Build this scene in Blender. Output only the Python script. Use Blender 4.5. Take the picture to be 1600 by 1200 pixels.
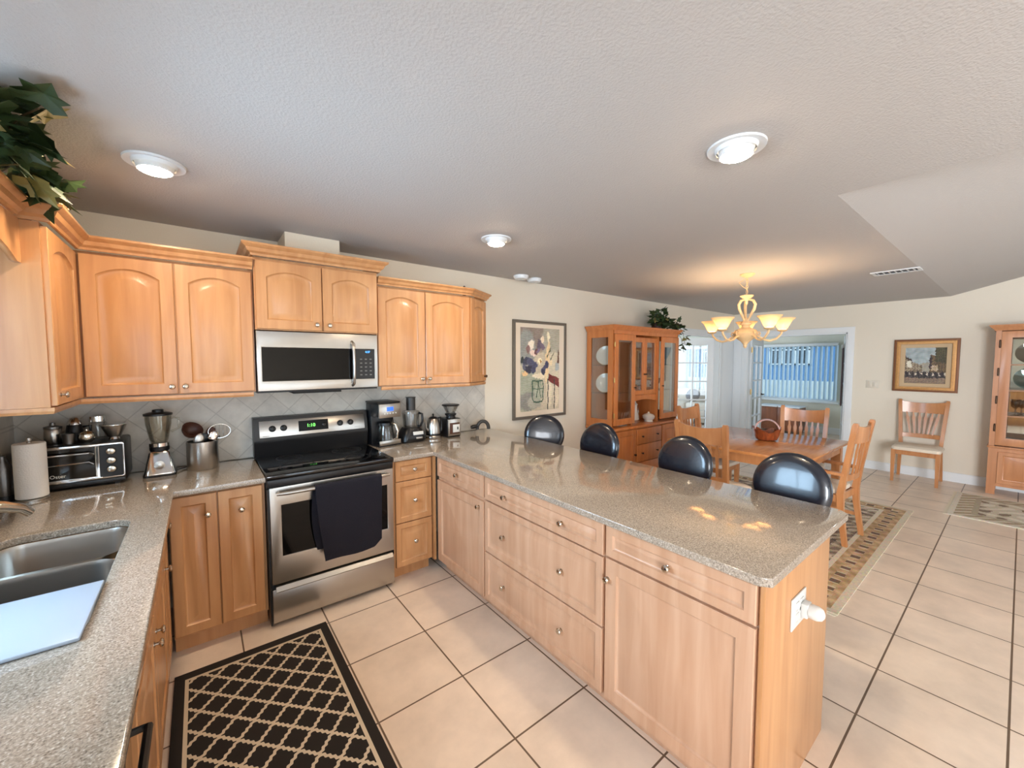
import bpy, bmesh, math, random
from mathutils import Vector, Matrix
R = math.radians
PI = math.pi
random.seed(7)
for o in list(bpy.data.objects): bpy.data.objects.remove(o)
SC = bpy.context.scene
COL = SC.collection

# ------------------------------------------------------------------ camera, world, light, exposure
cam = bpy.data.objects.new('camera', bpy.data.cameras.new('camera')); COL.objects.link(cam)
cam.location = (-0.2831, -3.315, 1.5876)
cam.rotation_euler = (R(90 - 3.276), 0, R(-38.06))
cam.data.sensor_width = 36; cam.data.lens = 624.94 / 1600 * 36; cam.data.clip_start = 0.02
SC.camera = cam
SC.view_settings.view_transform = 'Standard'; SC.view_settings.look = 'None'
SC.view_settings.gamma = 1; SC.view_settings.use_curve_mapping = False
SC.view_settings.exposure = 0.55
W = bpy.data.worlds.new('world'); SC.world = W; W.use_nodes = True
bgn = W.node_tree.nodes['Background']
bgn.inputs['Color'].default_value = (0.62, 0.82, 1.0, 1); bgn.inputs['Strength'].default_value = 1.6
def area(name, loc, rot, sx, sy, power, col):
    l = bpy.data.lights.new(name, 'AREA'); l.shape = 'RECTANGLE'; l.size = sx; l.size_y = sy
    l.energy = power; l.color = col
    o = bpy.data.objects.new(name, l); COL.objects.link(o); o.location = loc; o.rotation_euler = rot
    return o
DAY = (0.70, 0.85, 1.0)
area('daylight_patio_door', (-0.05, -7.75, 1.15), (R(-90), 0, PI), 1.6, 2.0, 26, DAY)
area('daylight_living_room', (5.0, -7.75, 1.35), (R(-90), 0, PI), 3.0, 2.0, 38, (0.95, 0.97, 1.0))
area('daylight_sink_window', (-1.30, -1.75, 1.55), (0, R(-90), 0), 1.0, 1.05, 66, (0.52, 0.76, 1.0))
area('added_sunroom_light', (7.6, 3.75, 1.3), (R(-90), 0, 0), 4.6, 2.0, 150, DAY)  # lamp added out of view to brighten the sunroom
area('added_side_light', (-1.30, -5.6, 1.4), (0, R(-90), 0), 1.9, 1.6, 370, (0.92, 0.95, 1.0))  # added unseen main light, from the side so the vault stays dim

# ------------------------------------------------------------------ materials
def lin(c):
    return tuple((v/12.92 if v <= 0.04045 else ((v+0.055)/1.055)**2.4) for v in [x/255 for x in c])
def mk(name):
    m = bpy.data.materials.new(name); m.use_nodes = True
    nt = m.node_tree; return m, nt, nt.nodes['Principled BSDF']
def P(name, rgb, rough=0.5, metal=0.0, emit=0, ecol=None, coat=0.0, spec=None, noise=0, nscale=60, bump=0, bscale=200, alpha=1.0):
    m, nt, b = mk(name)
    c = lin(rgb)
    b.inputs['Base Color'].default_value = (*c, 1); b.inputs['Roughness'].default_value = rough
    b.inputs['Metallic'].default_value = metal
    if coat: b.inputs['Coat Weight'].default_value = coat; b.inputs['Coat Roughness'].default_value = 0.08
    if spec is not None: b.inputs['Specular IOR Level'].default_value = spec
    if emit:
        b.inputs['Emission Color'].default_value = (*(ecol or c), 1); b.inputs['Emission Strength'].default_value = emit
    if noise or bump:
        tc = nt.nodes.new('ShaderNodeTexCoord')
    if noise:
        n = nt.nodes.new('ShaderNodeTexNoise'); n.inputs['Scale'].default_value = nscale; n.inputs['Detail'].default_value = 4
        nt.links.new(tc.outputs['Object'], n.inputs['Vector'])
        mx = nt.nodes.new('ShaderNodeMix'); mx.data_type = 'RGBA'
        mx.inputs[6].default_value = (*[v*(1-noise) for v in c], 1); mx.inputs[7].default_value = (*[min(1, v*(1+noise)) for v in c], 1)
        nt.links.new(n.outputs['Fac'], mx.inputs[0]); nt.links.new(mx.outputs[2], b.inputs['Base Color'])
    if bump:
        n2 = nt.nodes.new('ShaderNodeTexNoise'); n2.inputs['Scale'].default_value = bscale; n2.inputs['Detail'].default_value = 2
        nt.links.new(tc.outputs['Object'], n2.inputs['Vector'])
        bp = nt.nodes.new('ShaderNodeBump'); bp.inputs['Strength'].default_value = bump; bp.inputs['Distance'].default_value = 0.01
        nt.links.new(n2.outputs['Fac'], bp.inputs['Height']); nt.links.new(bp.outputs['Normal'], b.inputs['Normal'])
    return m
def wood(name, dark, light, rough=0.32, scale=(9, 9, 0.7), coat=0.25, contrast=(0.3, 0.72)):
    m, nt, b = mk(name)
    tc = nt.nodes.new('ShaderNodeTexCoord'); mp = nt.nodes.new('ShaderNodeMapping'); mp.inputs['Scale'].default_value = scale
    nt.links.new(tc.outputs['Object'], mp.inputs['Vector'])
    n = nt.nodes.new('ShaderNodeTexNoise'); n.inputs['Scale'].default_value = 2.2; n.inputs['Detail'].default_value = 6; n.inputs['Distortion'].default_value = 0.6
    nt.links.new(mp.outputs['Vector'], n.inputs['Vector'])
    cr = nt.nodes.new('ShaderNodeValToRGB'); cr.color_ramp.elements[0].position = contrast[0]; cr.color_ramp.elements[1].position = contrast[1]
    cr.color_ramp.elements[0].color = (*lin(dark), 1); cr.color_ramp.elements[1].color = (*lin(light), 1)
    nt.links.new(n.outputs['Fac'], cr.inputs['Fac']); nt.links.new(cr.outputs['Color'], b.inputs['Base Color'])
    b.inputs['Roughness'].default_value = rough; b.inputs['Coat Weight'].default_value = coat; b.inputs['Coat Roughness'].default_value = 0.15
    return m
def glassy(name, tint=(1, 1, 1), gloss=0.08, rough=0.02):
    m = bpy.data.materials.new(name); m.use_nodes = True; nt = m.node_tree; nt.nodes.clear()
    out = nt.nodes.new('ShaderNodeOutputMaterial'); t = nt.nodes.new('ShaderNodeBsdfTransparent'); g = nt.nodes.new('ShaderNodeBsdfGlossy')
    t.inputs['Color'].default_value = (*tint, 1); g.inputs['Roughness'].default_value = rough
    f = nt.nodes.new('ShaderNodeLayerWeight'); f.inputs['Blend'].default_value = 0.35
    mm = nt.nodes.new('ShaderNodeMath'); mm.operation = 'MULTIPLY_ADD'; mm.inputs[1].default_value = 0.5; mm.inputs[2].default_value = gloss
    nt.links.new(f.outputs['Fresnel'], mm.inputs[0])
    mx = nt.nodes.new('ShaderNodeMixShader'); nt.links.new(mm.outputs[0], mx.inputs[0])
    nt.links.new(t.outputs[0], mx.inputs[1]); nt.links.new(g.outputs[0], mx.inputs[2]); nt.links.new(mx.outputs[0], out.inputs[0])
    return m
def translucent(name, rgb, f=0.5):
    m = bpy.data.materials.new(name); m.use_nodes = True; nt = m.node_tree; nt.nodes.clear()
    out = nt.nodes.new('ShaderNodeOutputMaterial'); d = nt.nodes.new('ShaderNodeBsdfDiffuse'); t = nt.nodes.new('ShaderNodeBsdfTranslucent')
    d.inputs['Color'].default_value = (*lin(rgb), 1); t.inputs['Color'].default_value = (*lin(rgb), 1)
    mx = nt.nodes.new('ShaderNodeMixShader'); mx.inputs[0].default_value = f
    nt.links.new(d.outputs[0], mx.inputs[1]); nt.links.new(t.outputs[0], mx.inputs[2]); nt.links.new(mx.outputs[0], out.inputs[0])
    return m
def attrmat(name, rough=0.8):
    m, nt, b = mk(name)
    a = nt.nodes.new('ShaderNodeAttribute'); a.attribute_name = 'Col'
    nt.links.new(a.outputs['Color'], b.inputs['Base Color']); b.inputs['Roughness'].default_value = rough
    return m
M = {}
M['wall'] = P('wall_paint', (226, 217, 200), 0.75, bump=0.10, bscale=120)
M['sunwall'] = P('sunroom_paint', (222, 220, 205), 0.75)
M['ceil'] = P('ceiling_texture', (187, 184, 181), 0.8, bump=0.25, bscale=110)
M['trim'] = P('white_trim', (226, 230, 232), 0.4)
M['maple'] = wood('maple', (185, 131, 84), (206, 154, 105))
M['maple_daylit'] = wood('maple_daylit_fronts', (190, 146, 114), (206, 166, 136))  # same maple, with the cool daylight on the fronts put into its colour
M['oak'] = wood('oak_hutch', (184, 106, 52), (211, 135, 76), contrast=(0.25, 0.8))
M['oak_dining'] = wood('oak_dining', (172, 112, 66), (198, 140, 92), scale=(7, 7, 1.2))
M['oak_table'] = wood('oak_tabletop', (188, 120, 66), (210, 144, 86), scale=(1.2, 9, 9), rough=0.22, coat=0.5)
M['oak_pale'] = wood('oak_china_cabinet', (176, 118, 78), (198, 140, 98))
M['walnut'] = wood('brown_cabinet_wood', (112, 62, 38), (140, 82, 52))
M['steel'] = P('brushed_steel', (182, 178, 172), 0.28, 1.0)
M['steel_dark'] = P('dark_steel', (120, 118, 116), 0.35, 1.0)
M['chrome'] = P('chrome', (225, 225, 225), 0.08, 1.0)
M['nickel'] = P('satin_nickel', (205, 196, 182), 0.2, 1.0)
M['brass'] = P('brass', (190, 160, 100), 0.3, 1.0)
M['bronze'] = P('dark_bronze', (70, 52, 38), 0.35, 0.8)
M['black'] = P('black_plastic', (16, 16, 18), 0.35)
M['blackglass'] = P('black_glass', (6, 6, 8), 0.06, coat=0.5)
M['ovenglass'] = P('oven_door_glass', (5, 5, 6), 0.05, spec=0.25)
M['matteblack'] = P('matte_black', (12, 12, 13), 0.7)
M['gap'] = P('dark_gap', (26, 16, 10), 0.9)
M['white'] = P('white_plastic', (214, 213, 208), 0.4)
M['paper'] = P('paper_towel', (238, 234, 228), 0.9, bump=0.2, bscale=150)
M['board'] = P('white_board', (166, 182, 200), 0.3)
M['leather'] = P('black_leather', (13, 18, 30), 0.27, coat=0.5, bump=0.04, bscale=260)
M['cream'] = P('cream_upholstery', (222, 208, 188), 0.9, noise=0.06, nscale=90)
M['navy'] = P('navy_towel', (17, 14, 26), 0.95, bump=0.35, bscale=260)
M['glass'] = glassy('window_glass')
M['cabglass'] = glassy('cabinet_glass', (0.96, 0.98, 0.98), 0.04)
M['clear'] = glassy('clear_glassware', (0.94, 0.95, 0.95), 0.05)
M['amber'] = glassy('blender_jar_glass', (0.95, 0.94, 0.90), 0.03)
M['mirror'] = P('mirror_back', (225, 235, 238), 0.03, 1.0)
M['teal'] = P('teal_glass', (60, 130, 150), 0.12, coat=0.5)
M['tealclear'] = glassy('teal_clear_glass', (0.55, 0.80, 0.82), 0.14)
M['china'] = P('white_china', (232, 226, 214), 0.2, coat=0.4)
M['silver'] = P('silver', (220, 214, 200), 0.15, 1.0)
M['leaf'] = P('ivy_leaf', (48, 66, 34), 0.5, noise=0.5, nscale=14)
M['leaf_light'] = P('ivy_leaf_variegated', (122, 112, 58), 0.5, noise=0.35, nscale=14)
M['stem'] = P('stem', (84, 66, 40), 0.7)
M['berry'] = P('cream_berries', (226, 204, 168), 0.5)
M['ceramic_cream'] = P('antique_cream_metal', (222, 190, 142), 0.5, noise=0.12, nscale=30)
M['shade'] = translucent('alabaster_shade', (246, 226, 192), 0.55)
WARM = (1.0, 0.66, 0.34)
M['bulb'] = P('lit_bulb', (255, 220, 170), 0.5, emit=95, ecol=(1.0, 0.72, 0.44))
M['downlight'] = P('lit_downlight', (255, 230, 190), 0.5, emit=265, ecol=(1.0, 0.79, 0.55))
M['green'] = P('green_digits', (60, 255, 60), 0.5, emit=2.0, ecol=(0.2, 1, 0.15))
M['blue'] = P('blue_digits', (40, 120, 255), 0.5, emit=2.0, ecol=(0.1, 0.45, 1))
M['lcd'] = P('blue_lcd', (40, 90, 225), 0.3, emit=0.8, ecol=(0.04, 0.15, 0.9))
M['brownwood'] = P('brown_utensil_wood', (78, 44, 30), 0.5)
M['handbasket'] = wood('carved_basket_wood', (96, 40, 18), (158, 78, 36), scale=(14, 14, 3), rough=0.35)
M['vane'] = translucent('blind_vane', (226, 240, 248), 0.5)
M['fence'] = P('white_fence', (232, 232, 228), 0.8)
M['bluehouse'] = P('blue_house_siding', (96, 140, 190), 0.8)
M['grass'] = P('lawn', (110, 125, 80), 0.9)
M['sofa'] = P('sofa_fabric', (214, 208, 196), 0.9)
M['grey'] = P('grey_cushion', (96, 100, 106), 0.9)
M['darkgrey'] = P('dark_grey_plastic', (58, 56, 54), 0.4)
M['ivory'] = P('ivory_plate', (216, 208, 192), 0.5)
M['picgrey'] = P('pewter_frame', (112, 104, 94), 0.4, 0.3)
M['gold'] = P('gilt_frame', (186, 136, 78), 0.38, 0.35, noise=0.25, nscale=40)
M['goldedge'] = P('gilt_frame_edge', (120, 72, 34), 0.4, 0.2)
M['linen'] = P('linen_liner', (196, 172, 138), 0.8)
M['mat'] = P('cream_mount', (232, 216, 194), 0.9)
M['picture'] = attrmat('painted_canvas', 0.6)
M['rug'] = attrmat('woven_rug', 0.95)
M['fringe'] = P('rug_fringe', (226, 214, 190), 0.95)
M['brownstrap'] = P('dark_brown_strap', (88, 58, 56), 0.7)

def quartz():
    m, nt, b = mk('quartz_countertop')
    tc = nt.nodes.new('ShaderNodeTexCoord')
    v = nt.nodes.new('ShaderNodeTexVoronoi'); v.inputs['Scale'].default_value = 170
    n = nt.nodes.new('ShaderNodeTexNoise'); n.inputs['Scale'].default_value = 210; n.inputs['Detail'].default_value = 3
    for x in (v, n): nt.links.new(tc.outputs['Object'], x.inputs['Vector'])
    cr = nt.nodes.new('ShaderNodeValToRGB'); e = cr.color_ramp.elements
    e[0].position = 0.28; e[0].color = (*lin((80, 72, 66)), 1); e[1].position = 0.72; e[1].color = (*lin((212, 202, 188)), 1)
    mid = e.new(0.46); mid.color = (*lin((152, 138, 122)), 1)
    m2 = e.new(0.56); m2.color = (*lin((160, 146, 130)), 1)
    nt.links.new(n.outputs['Fac'], cr.inputs['Fac'])
    mx = nt.nodes.new('ShaderNodeMix'); mx.data_type = 'RGBA'; mx.inputs[0].default_value = 0.25
    sep = nt.nodes.new('ShaderNodeSeparateColor'); nt.links.new(v.outputs['Color'], sep.inputs[0])
    c2 = nt.nodes.new('ShaderNodeValToRGB'); c2.color_ramp.elements[0].color = (*lin((110, 100, 90)), 1); c2.color_ramp.elements[1].color = (*lin((206, 194, 178)), 1)
    nt.links.new(sep.outputs[0], c2.inputs['Fac'])
    nt.links.new(cr.outputs['Color'], mx.inputs[6]); nt.links.new(c2.outputs['Color'], mx.inputs[7])
    nt.links.new(mx.outputs[2], b.inputs['Base Color'])
    b.inputs['Roughness'].default_value = 0.10; b.inputs['Coat Weight'].default_value = 0.7; b.inputs['Coat Roughness'].default_value = 0.03
    return m
M['quartz'] = quartz()
def tiles(name, c1, c2, grout, w, mortar, off=(0, 0, 0), rot=(0, 0, 0), rough=0.35, mott=0.12, nsc=3.5):
    m, nt, b = mk(name)
    tc = nt.nodes.new('ShaderNodeTexCoord'); mp = nt.nodes.new('ShaderNodeMapping')
    mp.vector_type = 'TEXTURE'; mp.inputs['Location'].default_value = off; mp.inputs['Rotation'].default_value = rot
    nt.links.new(tc.outputs['Object'], mp.inputs['Vector'])
    br = nt.nodes.new('ShaderNodeTexBrick'); br.offset = 0; br.squash = 1
    br.inputs['Scale'].default_value = 1; br.inputs['Brick Width'].default_value = w; br.inputs['Row Height'].default_value = w
    br.inputs['Mortar Size'].default_value = mortar; br.inputs['Mortar Smooth'].default_value = 0.1; br.inputs['Bias'].default_value = 0
    br.inputs['Color1'].default_value = (*lin(c1), 1); br.inputs['Color2'].default_value = (*lin(c2), 1); br.inputs['Mortar'].default_value = (*lin(grout), 1)
    nt.links.new(mp.outputs['Vector'], br.inputs['Vector'])
    n = nt.nodes.new('ShaderNodeTexNoise'); n.inputs['Scale'].default_value = nsc; n.inputs['Detail'].default_value = 5; n.inputs['Roughness'].default_value = 0.62
    nt.links.new(tc.outputs['Object'], n.inputs['Vector'])
    mr = nt.nodes.new('ShaderNodeMapRange'); mr.inputs[1].default_value = 0.3; mr.inputs[2].default_value = 0.7; mr.inputs[3].default_value = 1-mott; mr.inputs[4].default_value = 1+mott
    nt.links.new(n.outputs['Fac'], mr.inputs[0])
    vm = nt.nodes.new('ShaderNodeVectorMath'); vm.operation = 'SCALE'
    nt.links.new(br.outputs['Color'], vm.inputs[0]); nt.links.new(mr.outputs[0], vm.inputs['Scale'])
    nt.links.new(vm.outputs[0], b.inputs['Base Color'])
    bp = nt.nodes.new('ShaderNodeBump'); bp.inputs['Strength'].default_value = 0.4; bp.inputs['Distance'].default_value = 0.004; bp.invert = True
    nt.links.new(br.outputs['Fac'], bp.inputs['Height']); nt.links.new(bp.outputs['Normal'], b.inputs['Normal'])
    b.inputs['Roughness'].default_value = rough
    return m
M['floor'] = tiles('floor_tile', (228, 209, 190), (221, 202, 182), (104, 84, 66), 0.4270, 0.0042, off=(0.285, -0.785, 0), rough=0.33)
M['splash'] = tiles('backsplash_tile', (206, 200, 188), (198, 191, 179), (182, 175, 163), 0.152, 0.003, off=(0.12, 0, 0.914), rot=(R(90), R(0), R(0)), rough=0.35, mott=0.14, nsc=9)
# diagonal: rotate the tile grid within the wall plane
for nd in M['splash'].node_tree.nodes:
    if nd.type == 'MAPPING': nd.inputs['Rotation'].default_value = (R(90), R(45), 0)
def trellis():
    m, nt, b = mk('trellis_mat')
    tc = nt.nodes.new('ShaderNodeTexCoord'); sx = nt.nodes.new('ShaderNodeSeparateXYZ'); nt.links.new(tc.outputs['Object'], sx.inputs[0])
    def mth(op, a, bb=None, c=None):
        q = nt.nodes.new('ShaderNodeMath'); q.operation = op
        for i, v in enumerate((a, bb, c)):
            if v is None: continue
            if isinstance(v, (int, float)): q.inputs[i].default_value = v
            else: nt.links.new(v, q.inputs[i])
        return q.outputs[0]
    X, Y = sx.outputs[0], sx.outputs[1]
    u = mth('ADD', mth('MULTIPLY', X, 7.9), mth('MULTIPLY', Y, 7.3)); v = mth('SUBTRACT', mth('MULTIPLY', X, 7.9), mth('MULTIPLY', Y, 7.3))
    def line(a, o):
        wob = mth('MULTIPLY', mth('SINE', mth('MULTIPLY', o, 25.13)), 0.028)
        return mth('LESS_THAN', mth('ABSOLUTE', mth('SUBTRACT', mth('FRACT', mth('ADD', a, wob)), 0.5)), 0.075)
    lines = mth('MAXIMUM', line(u, v), line(v, u))
    ax, ay = mth('ABSOLUTE', X), mth('ABSOLUTE', Y)
    inx = mth('MULTIPLY', mth('LESS_THAN', ax, 0.295), mth('LESS_THAN', ay, 0.595))
    ed = mth('MULTIPLY', mth('LESS_THAN', ax, 0.310), mth('LESS_THAN', ay, 0.610))
    bd = mth('MULTIPLY', ed, mth('SUBTRACT', 1.0, inx))
    fac = mth('MAXIMUM', mth('MULTIPLY', lines, inx), bd)
    mx = nt.nodes.new('ShaderNodeMix'); mx.data_type = 'RGBA'; mx.inputs[6].default_value = (*lin((30, 24, 20)), 1); mx.inputs[7].default_value = (*lin((204, 188, 164)), 1)
    nt.links.new(fac, mx.inputs[0]); nt.links.new(mx.outputs[2], b.inputs['Base Color']); b.inputs['Roughness'].default_value = 0.95
    return m
M['trellis'] = trellis()

# ------------------------------------------------------------------ mesh helpers
class MB:
    def __init__(s): s.bm = bmesh.new()
    def box(s, x0, x1, y0, y1, z0, z1, b=0.0, seg=2):
        x0, x1 = sorted((x0, x1)); y0, y1 = sorted((y0, y1)); z0, z1 = sorted((z0, z1))
        v = [s.bm.verts.new(p) for p in ((x0, y0, z0), (x1, y0, z0), (x1, y1, z0), (x0, y1, z0), (x0, y0, z1), (x1, y0, z1), (x1, y1, z1), (x0, y1, z1))]
        f = [s.bm.faces.new([v[i] for i in q]) for q in ((3, 2, 1, 0), (4, 5, 6, 7), (0, 1, 5, 4), (1, 2, 6, 5), (2, 3, 7, 6), (3, 0, 4, 7))]
        if b:
            ed = set()
            for g in f: ed.update(g.edges)
            r = bmesh.ops.bevel(s.bm, geom=list(ed), offset=b, segments=seg, affect='EDGES', profile=0.5)
            vs = set(v for v in r['verts'])
            for g in r['faces']: vs.update(g.verts)
            return [q for q in vs if q.is_valid]
        return v
    def hexa(s, bot, top):   # two quads
        v = [s.bm.verts.new(p) for p in list(bot)+list(top)]
        for q in ((3, 2, 1, 0), (4, 5, 6, 7), (0, 1, 5, 4), (1, 2, 6, 5), (2, 3, 7, 6), (3, 0, 4, 7)): s.bm.faces.new([v[i] for i in q])
        return v
    def bridge(s, loops, closed_ring=True, cap0=True, cap1=True, closed=False):
        vl = [[s.bm.verts.new(p) for p in l] for l in loops]
        n = len(vl[0]); out = [v for l in vl for v in l]
        prs = list(zip(vl, vl[1:])) + ([(vl[-1], vl[0])] if closed else [])
        for a, b in prs:
            for i in range(n if closed_ring else n-1):
                j = (i+1) % n
                try: s.bm.faces.new((a[i], a[j], b[j], b[i]))
                except ValueError: pass
        if not closed:
            if cap0: s.bm.faces.new(list(reversed(vl[0])))
            if cap1: s.bm.faces.new(vl[-1])
        return out
    def lathe(s, prof, c=(0, 0, 0), n=20, ax='z', sx=1, sy=1, cap0=True, cap1=True):
        loops = []
        for r, z in prof:
            l = []
            for i in range(n):
                a = 2*PI*i/n; p = (r*math.cos(a)*sx, r*math.sin(a)*sy, z)
                if ax == 'x': p = (p[2], p[0], p[1])
                if ax == 'y': p = (p[1], p[2], p[0])
                if ax == '-y': p = (p[0], -p[2], p[1])
                if ax == '-x': p = (-p[2], p[1], p[0])
                l.append((p[0]+c[0], p[1]+c[1], p[2]+c[2]))
            loops.append(l)
        return s.bridge(loops, cap0=cap0, cap1=cap1)
    def tube(s, pts, r, n=8, closed=False, sq=1.0):
        pts = [Vector(p) for p in pts]; k = len(pts); loops = []
        up = Vector((0, 0, 1)); prevx = None
        for i, p in enumerate(pts):
            if closed: t = pts[(i+1) % k]-pts[i-1]
            else: t = pts[min(i+1, k-1)]-pts[max(i-1, 0)]
            t.normalize()
            x = prevx if prevx is not None else (Vector((1, 0, 0)) if abs(t.z) > 0.9 else up.cross(t))
            x = x - t*x.dot(t)
            if x.length < 1e-5: x = Vector((0, 1, 0))
            x.normalize(); prevx = x; y = t.cross(x)
            rr = r[i] if isinstance(r, (list, tuple)) else r
            loops.append([p+x*(rr*math.cos(2*PI*j/n))+y*(rr*sq*math.sin(2*PI*j/n)) for j in range(n)])
        return s.bridge(loops, closed=closed)
    def ball(s, c, r, n=12, m=8):
        rx, ry, rz = r if isinstance(r, (list, tuple)) else (r, r, r)
        prof = [(max(0.02, math.sin(PI*i/m)), -math.cos(PI*i/m)) for i in range(m+1)]
        return s.bridge([[(c[0]+rx*p*math.cos(2*PI*j/n), c[1]+ry*p*math.sin(2*PI*j/n), c[2]+rz*q) for j in range(n)] for p, q in prof])
    def sweep(s, prof, path):   # profile (out,z) along a plan polyline, outward = right hand side
        pts = [Vector((p[0], p[1])) for p in path]; loops = []
        nr = []
        for a, b in zip(pts, pts[1:]):
            d = (b-a).normalized(); nr.append(Vector((d.y, -d.x)))
        for i, p in enumerate(pts):
            if i == 0: n = nr[0]; k = 1
            elif i == len(pts)-1: n = nr[-1]; k = 1
            else:
                n = (nr[i-1]+nr[i]).normalized(); k = 1/max(0.3, n.dot(nr[i]))
            loops.append([(p.x+n.x*o*k, p.y+n.y*o*k, z) for o, z in prof])
        return s.bridge(loops)
    def xf(s, verts, mat):
        for v in verts: v.co = mat @ v.co
        return verts
    def mesh(s, m):
        return s
def rz(a): return Matrix.Rotation(a, 4, 'Z')
def rx(a): return Matrix.Rotation(a, 4, 'X')
def ry(a): return Matrix.Rotation(a, 4, 'Y')
def tr(*p): return Matrix.Translation(p)
def finish(me, smooth=True, ang=38):
    if smooth:
        for p in me.polygons: p.use_smooth = True
        me.set_sharp_from_angle(angle=R(ang))
def obj(name, mb, mat, parent=None, smooth=True, ang=38, mats=None):
    me = bpy.data.meshes.new(name)
    if isinstance(mb, MB):
        bmesh.ops.recalc_face_normals(mb.bm, faces=mb.bm.faces[:])
        mb.bm.to_mesh(me); mb.bm.free()
    else: me = mb; me.name = name
    finish(me, smooth, ang)
    o = bpy.data.objects.new(name, me); COL.objects.link(o)
    me.materials.clear(); me.materials.append(M[mat] if isinstance(mat, str) else mat)
    if parent: o.parent = parent
    return o
def tag(o, label, cat, group=None, kind=None):
    o['label'] = label; o['category'] = cat
    if group: o['group'] = group
    if kind: o['kind'] = kind
    return o
def thing(name, label, cat, loc=(0, 0, 0), rot=0, group=None):
    o = bpy.data.objects.new(name, None); COL.objects.link(o); o.empty_display_size = 0.1
    o.location = loc; o.rotation_euler = (0, 0, rot)
    return tag(o, label, cat, group)
def struct(name, mb, mat, parent=None, smooth=True):
    o = obj(name, mb, mat, parent, smooth)
    if not parent: o['kind'] = 'structure'
    return o
def dup(root, loc, rot, label, group=None):
    r = root.copy(); COL.objects.link(r); r.location = loc; r.rotation_euler = (0, 0, rot); r['label'] = label
    if group: r['group'] = group
    def rec(a, b):
        for ch in a.children:
            c = ch.copy(); COL.objects.link(c); c.parent = b; rec(ch, c)
    rec(root, r)
    return r
def flat(outer, holes=(), t=0.02, bevel=0.0, mtx=None):
    """flat plate in XY with holes, z 0..t, then transformed"""
    cu = bpy.data.curves.new('tmp', 'CURVE'); cu.dimensions = '2D'; cu.fill_mode = 'BOTH'
    cu.extrude = t/2-bevel; cu.bevel_depth = bevel; cu.bevel_resolution = 2; cu.offset = -bevel
    for pl in [outer]+list(holes):
        sp = cu.splines.new('POLY'); sp.points.add(len(pl)-1); sp.use_cyclic_u = True
        for i, p in enumerate(pl): sp.points[i].co = (p[0], p[1], 0, 1)
    o = bpy.data.objects.new('tmp', cu); COL.objects.link(o)
    dg = bpy.context.evaluated_depsgraph_get(); me = bpy.data.meshes.new_from_object(o.evaluated_get(dg))
    bpy.data.objects.remove(o); bpy.data.curves.remove(cu)
    me.transform(tr(0, 0, t/2)); 
    if mtx: me.transform(mtx)
    bm = bmesh.new(); bm.from_mesh(me); bmesh.ops.remove_doubles(bm, verts=bm.verts[:], dist=1e-5); bmesh.ops.recalc_face_normals(bm, faces=bm.faces[:]); bm.to_mesh(me); bm.free()
    return me
XZ = Matrix(((1, 0, 0, 0), (0, 0, 1, 0), (0, 1, 0, 0), (0, 0, 0, 1)))   # (a,b,c)->(a,c,b)
YZ = Matrix(((0, 0, 1, 0), (1, 0, 0, 0), (0, 1, 0, 0), (0, 0, 0, 1)))   # (a,b,c)->(c,a,b)
def rect(x0, x1, y0, y1): return [(x0, y0), (x1, y0), (x1, y1), (x0, y1)]
def rrect(x0, x1, y0, y1, r, n=6):
    out = []
    for cx, cy, a in ((x1-r, y0+r, -90), (x1-r, y1-r, 0), (x0+r, y1-r, 90), (x0+r, y0+r, 180)):
        for i in range(n+1):
            t = R(a+90*i/n); out.append((cx+r*math.cos(t), cy+r*math.sin(t)))
    return out
def text(s, size, mat, parent, name='lettering', loc=(0, 0, 0), rot=(R(90), 0, 0), ext=0.0006, align='CENTER'):
    cu = bpy.data.curves.new('t', 'FONT'); cu.body = s; cu.size = size; cu.extrude = ext; cu.align_x = align
    o = bpy.data.objects.new('t', cu); COL.objects.link(o)
    dg = bpy.context.evaluated_depsgraph_get(); me = bpy.data.meshes.new_from_object(o.evaluated_get(dg))
    bpy.data.objects.remove(o); bpy.data.curves.remove(cu)
    from mathutils import Euler
    me.transform(Matrix.LocRotScale(Vector(loc), Euler(rot), None))
    return obj(name, me, mat, parent, smooth=False)
def grid_image(name, w, h, nx, ny, fn, mtx, mat, parent=None, t=0.0):
    """coloured canvas: nx*ny cells, colour fn(u,v)->sRGB, lying in XY then transformed"""
    verts = [(w*i/nx-w/2, h*j/ny-h/2, 0) for j in range(ny+1) for i in range(nx+1)]
    faces = [(j*(nx+1)+i, j*(nx+1)+i+1, (j+1)*(nx+1)+i+1, (j+1)*(nx+1)+i) for j in range(ny) for i in range(nx)]
    me = bpy.data.meshes.new(name); me.from_pydata(verts, [], faces)
    at = me.attributes.new('Col', 'FLOAT_COLOR', 'FACE')
    vals = []
    for j in range(ny):
        for i in range(nx):
            vals += [*lin(fn((i+.5)/nx, (j+.5)/ny)), 1.0]
    at.data.foreach_set('color', vals)
    if t:
        bm = bmesh.new(); bm.from_mesh(me); bmesh.ops.solidify(bm, geom=bm.faces[:], thickness=t); bm.to_mesh(me); bm.free()
    me.transform(mtx)
    return obj(name, me, mat, parent, smooth=False)

# ------------------------------------------------------------------ the setting
H = 2.435; XL = -1.08; XF = 7.5; YC = -2.69; XV = 2.32; YB = -7.5; SL = 0.277; YR = -5.1
mb = MB(); mb.box(XL-0.12, 10.7, YB-0.12, 3.62, -0.12, 0.0); struct('floor', mb, 'floor', smooth=False)
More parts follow.
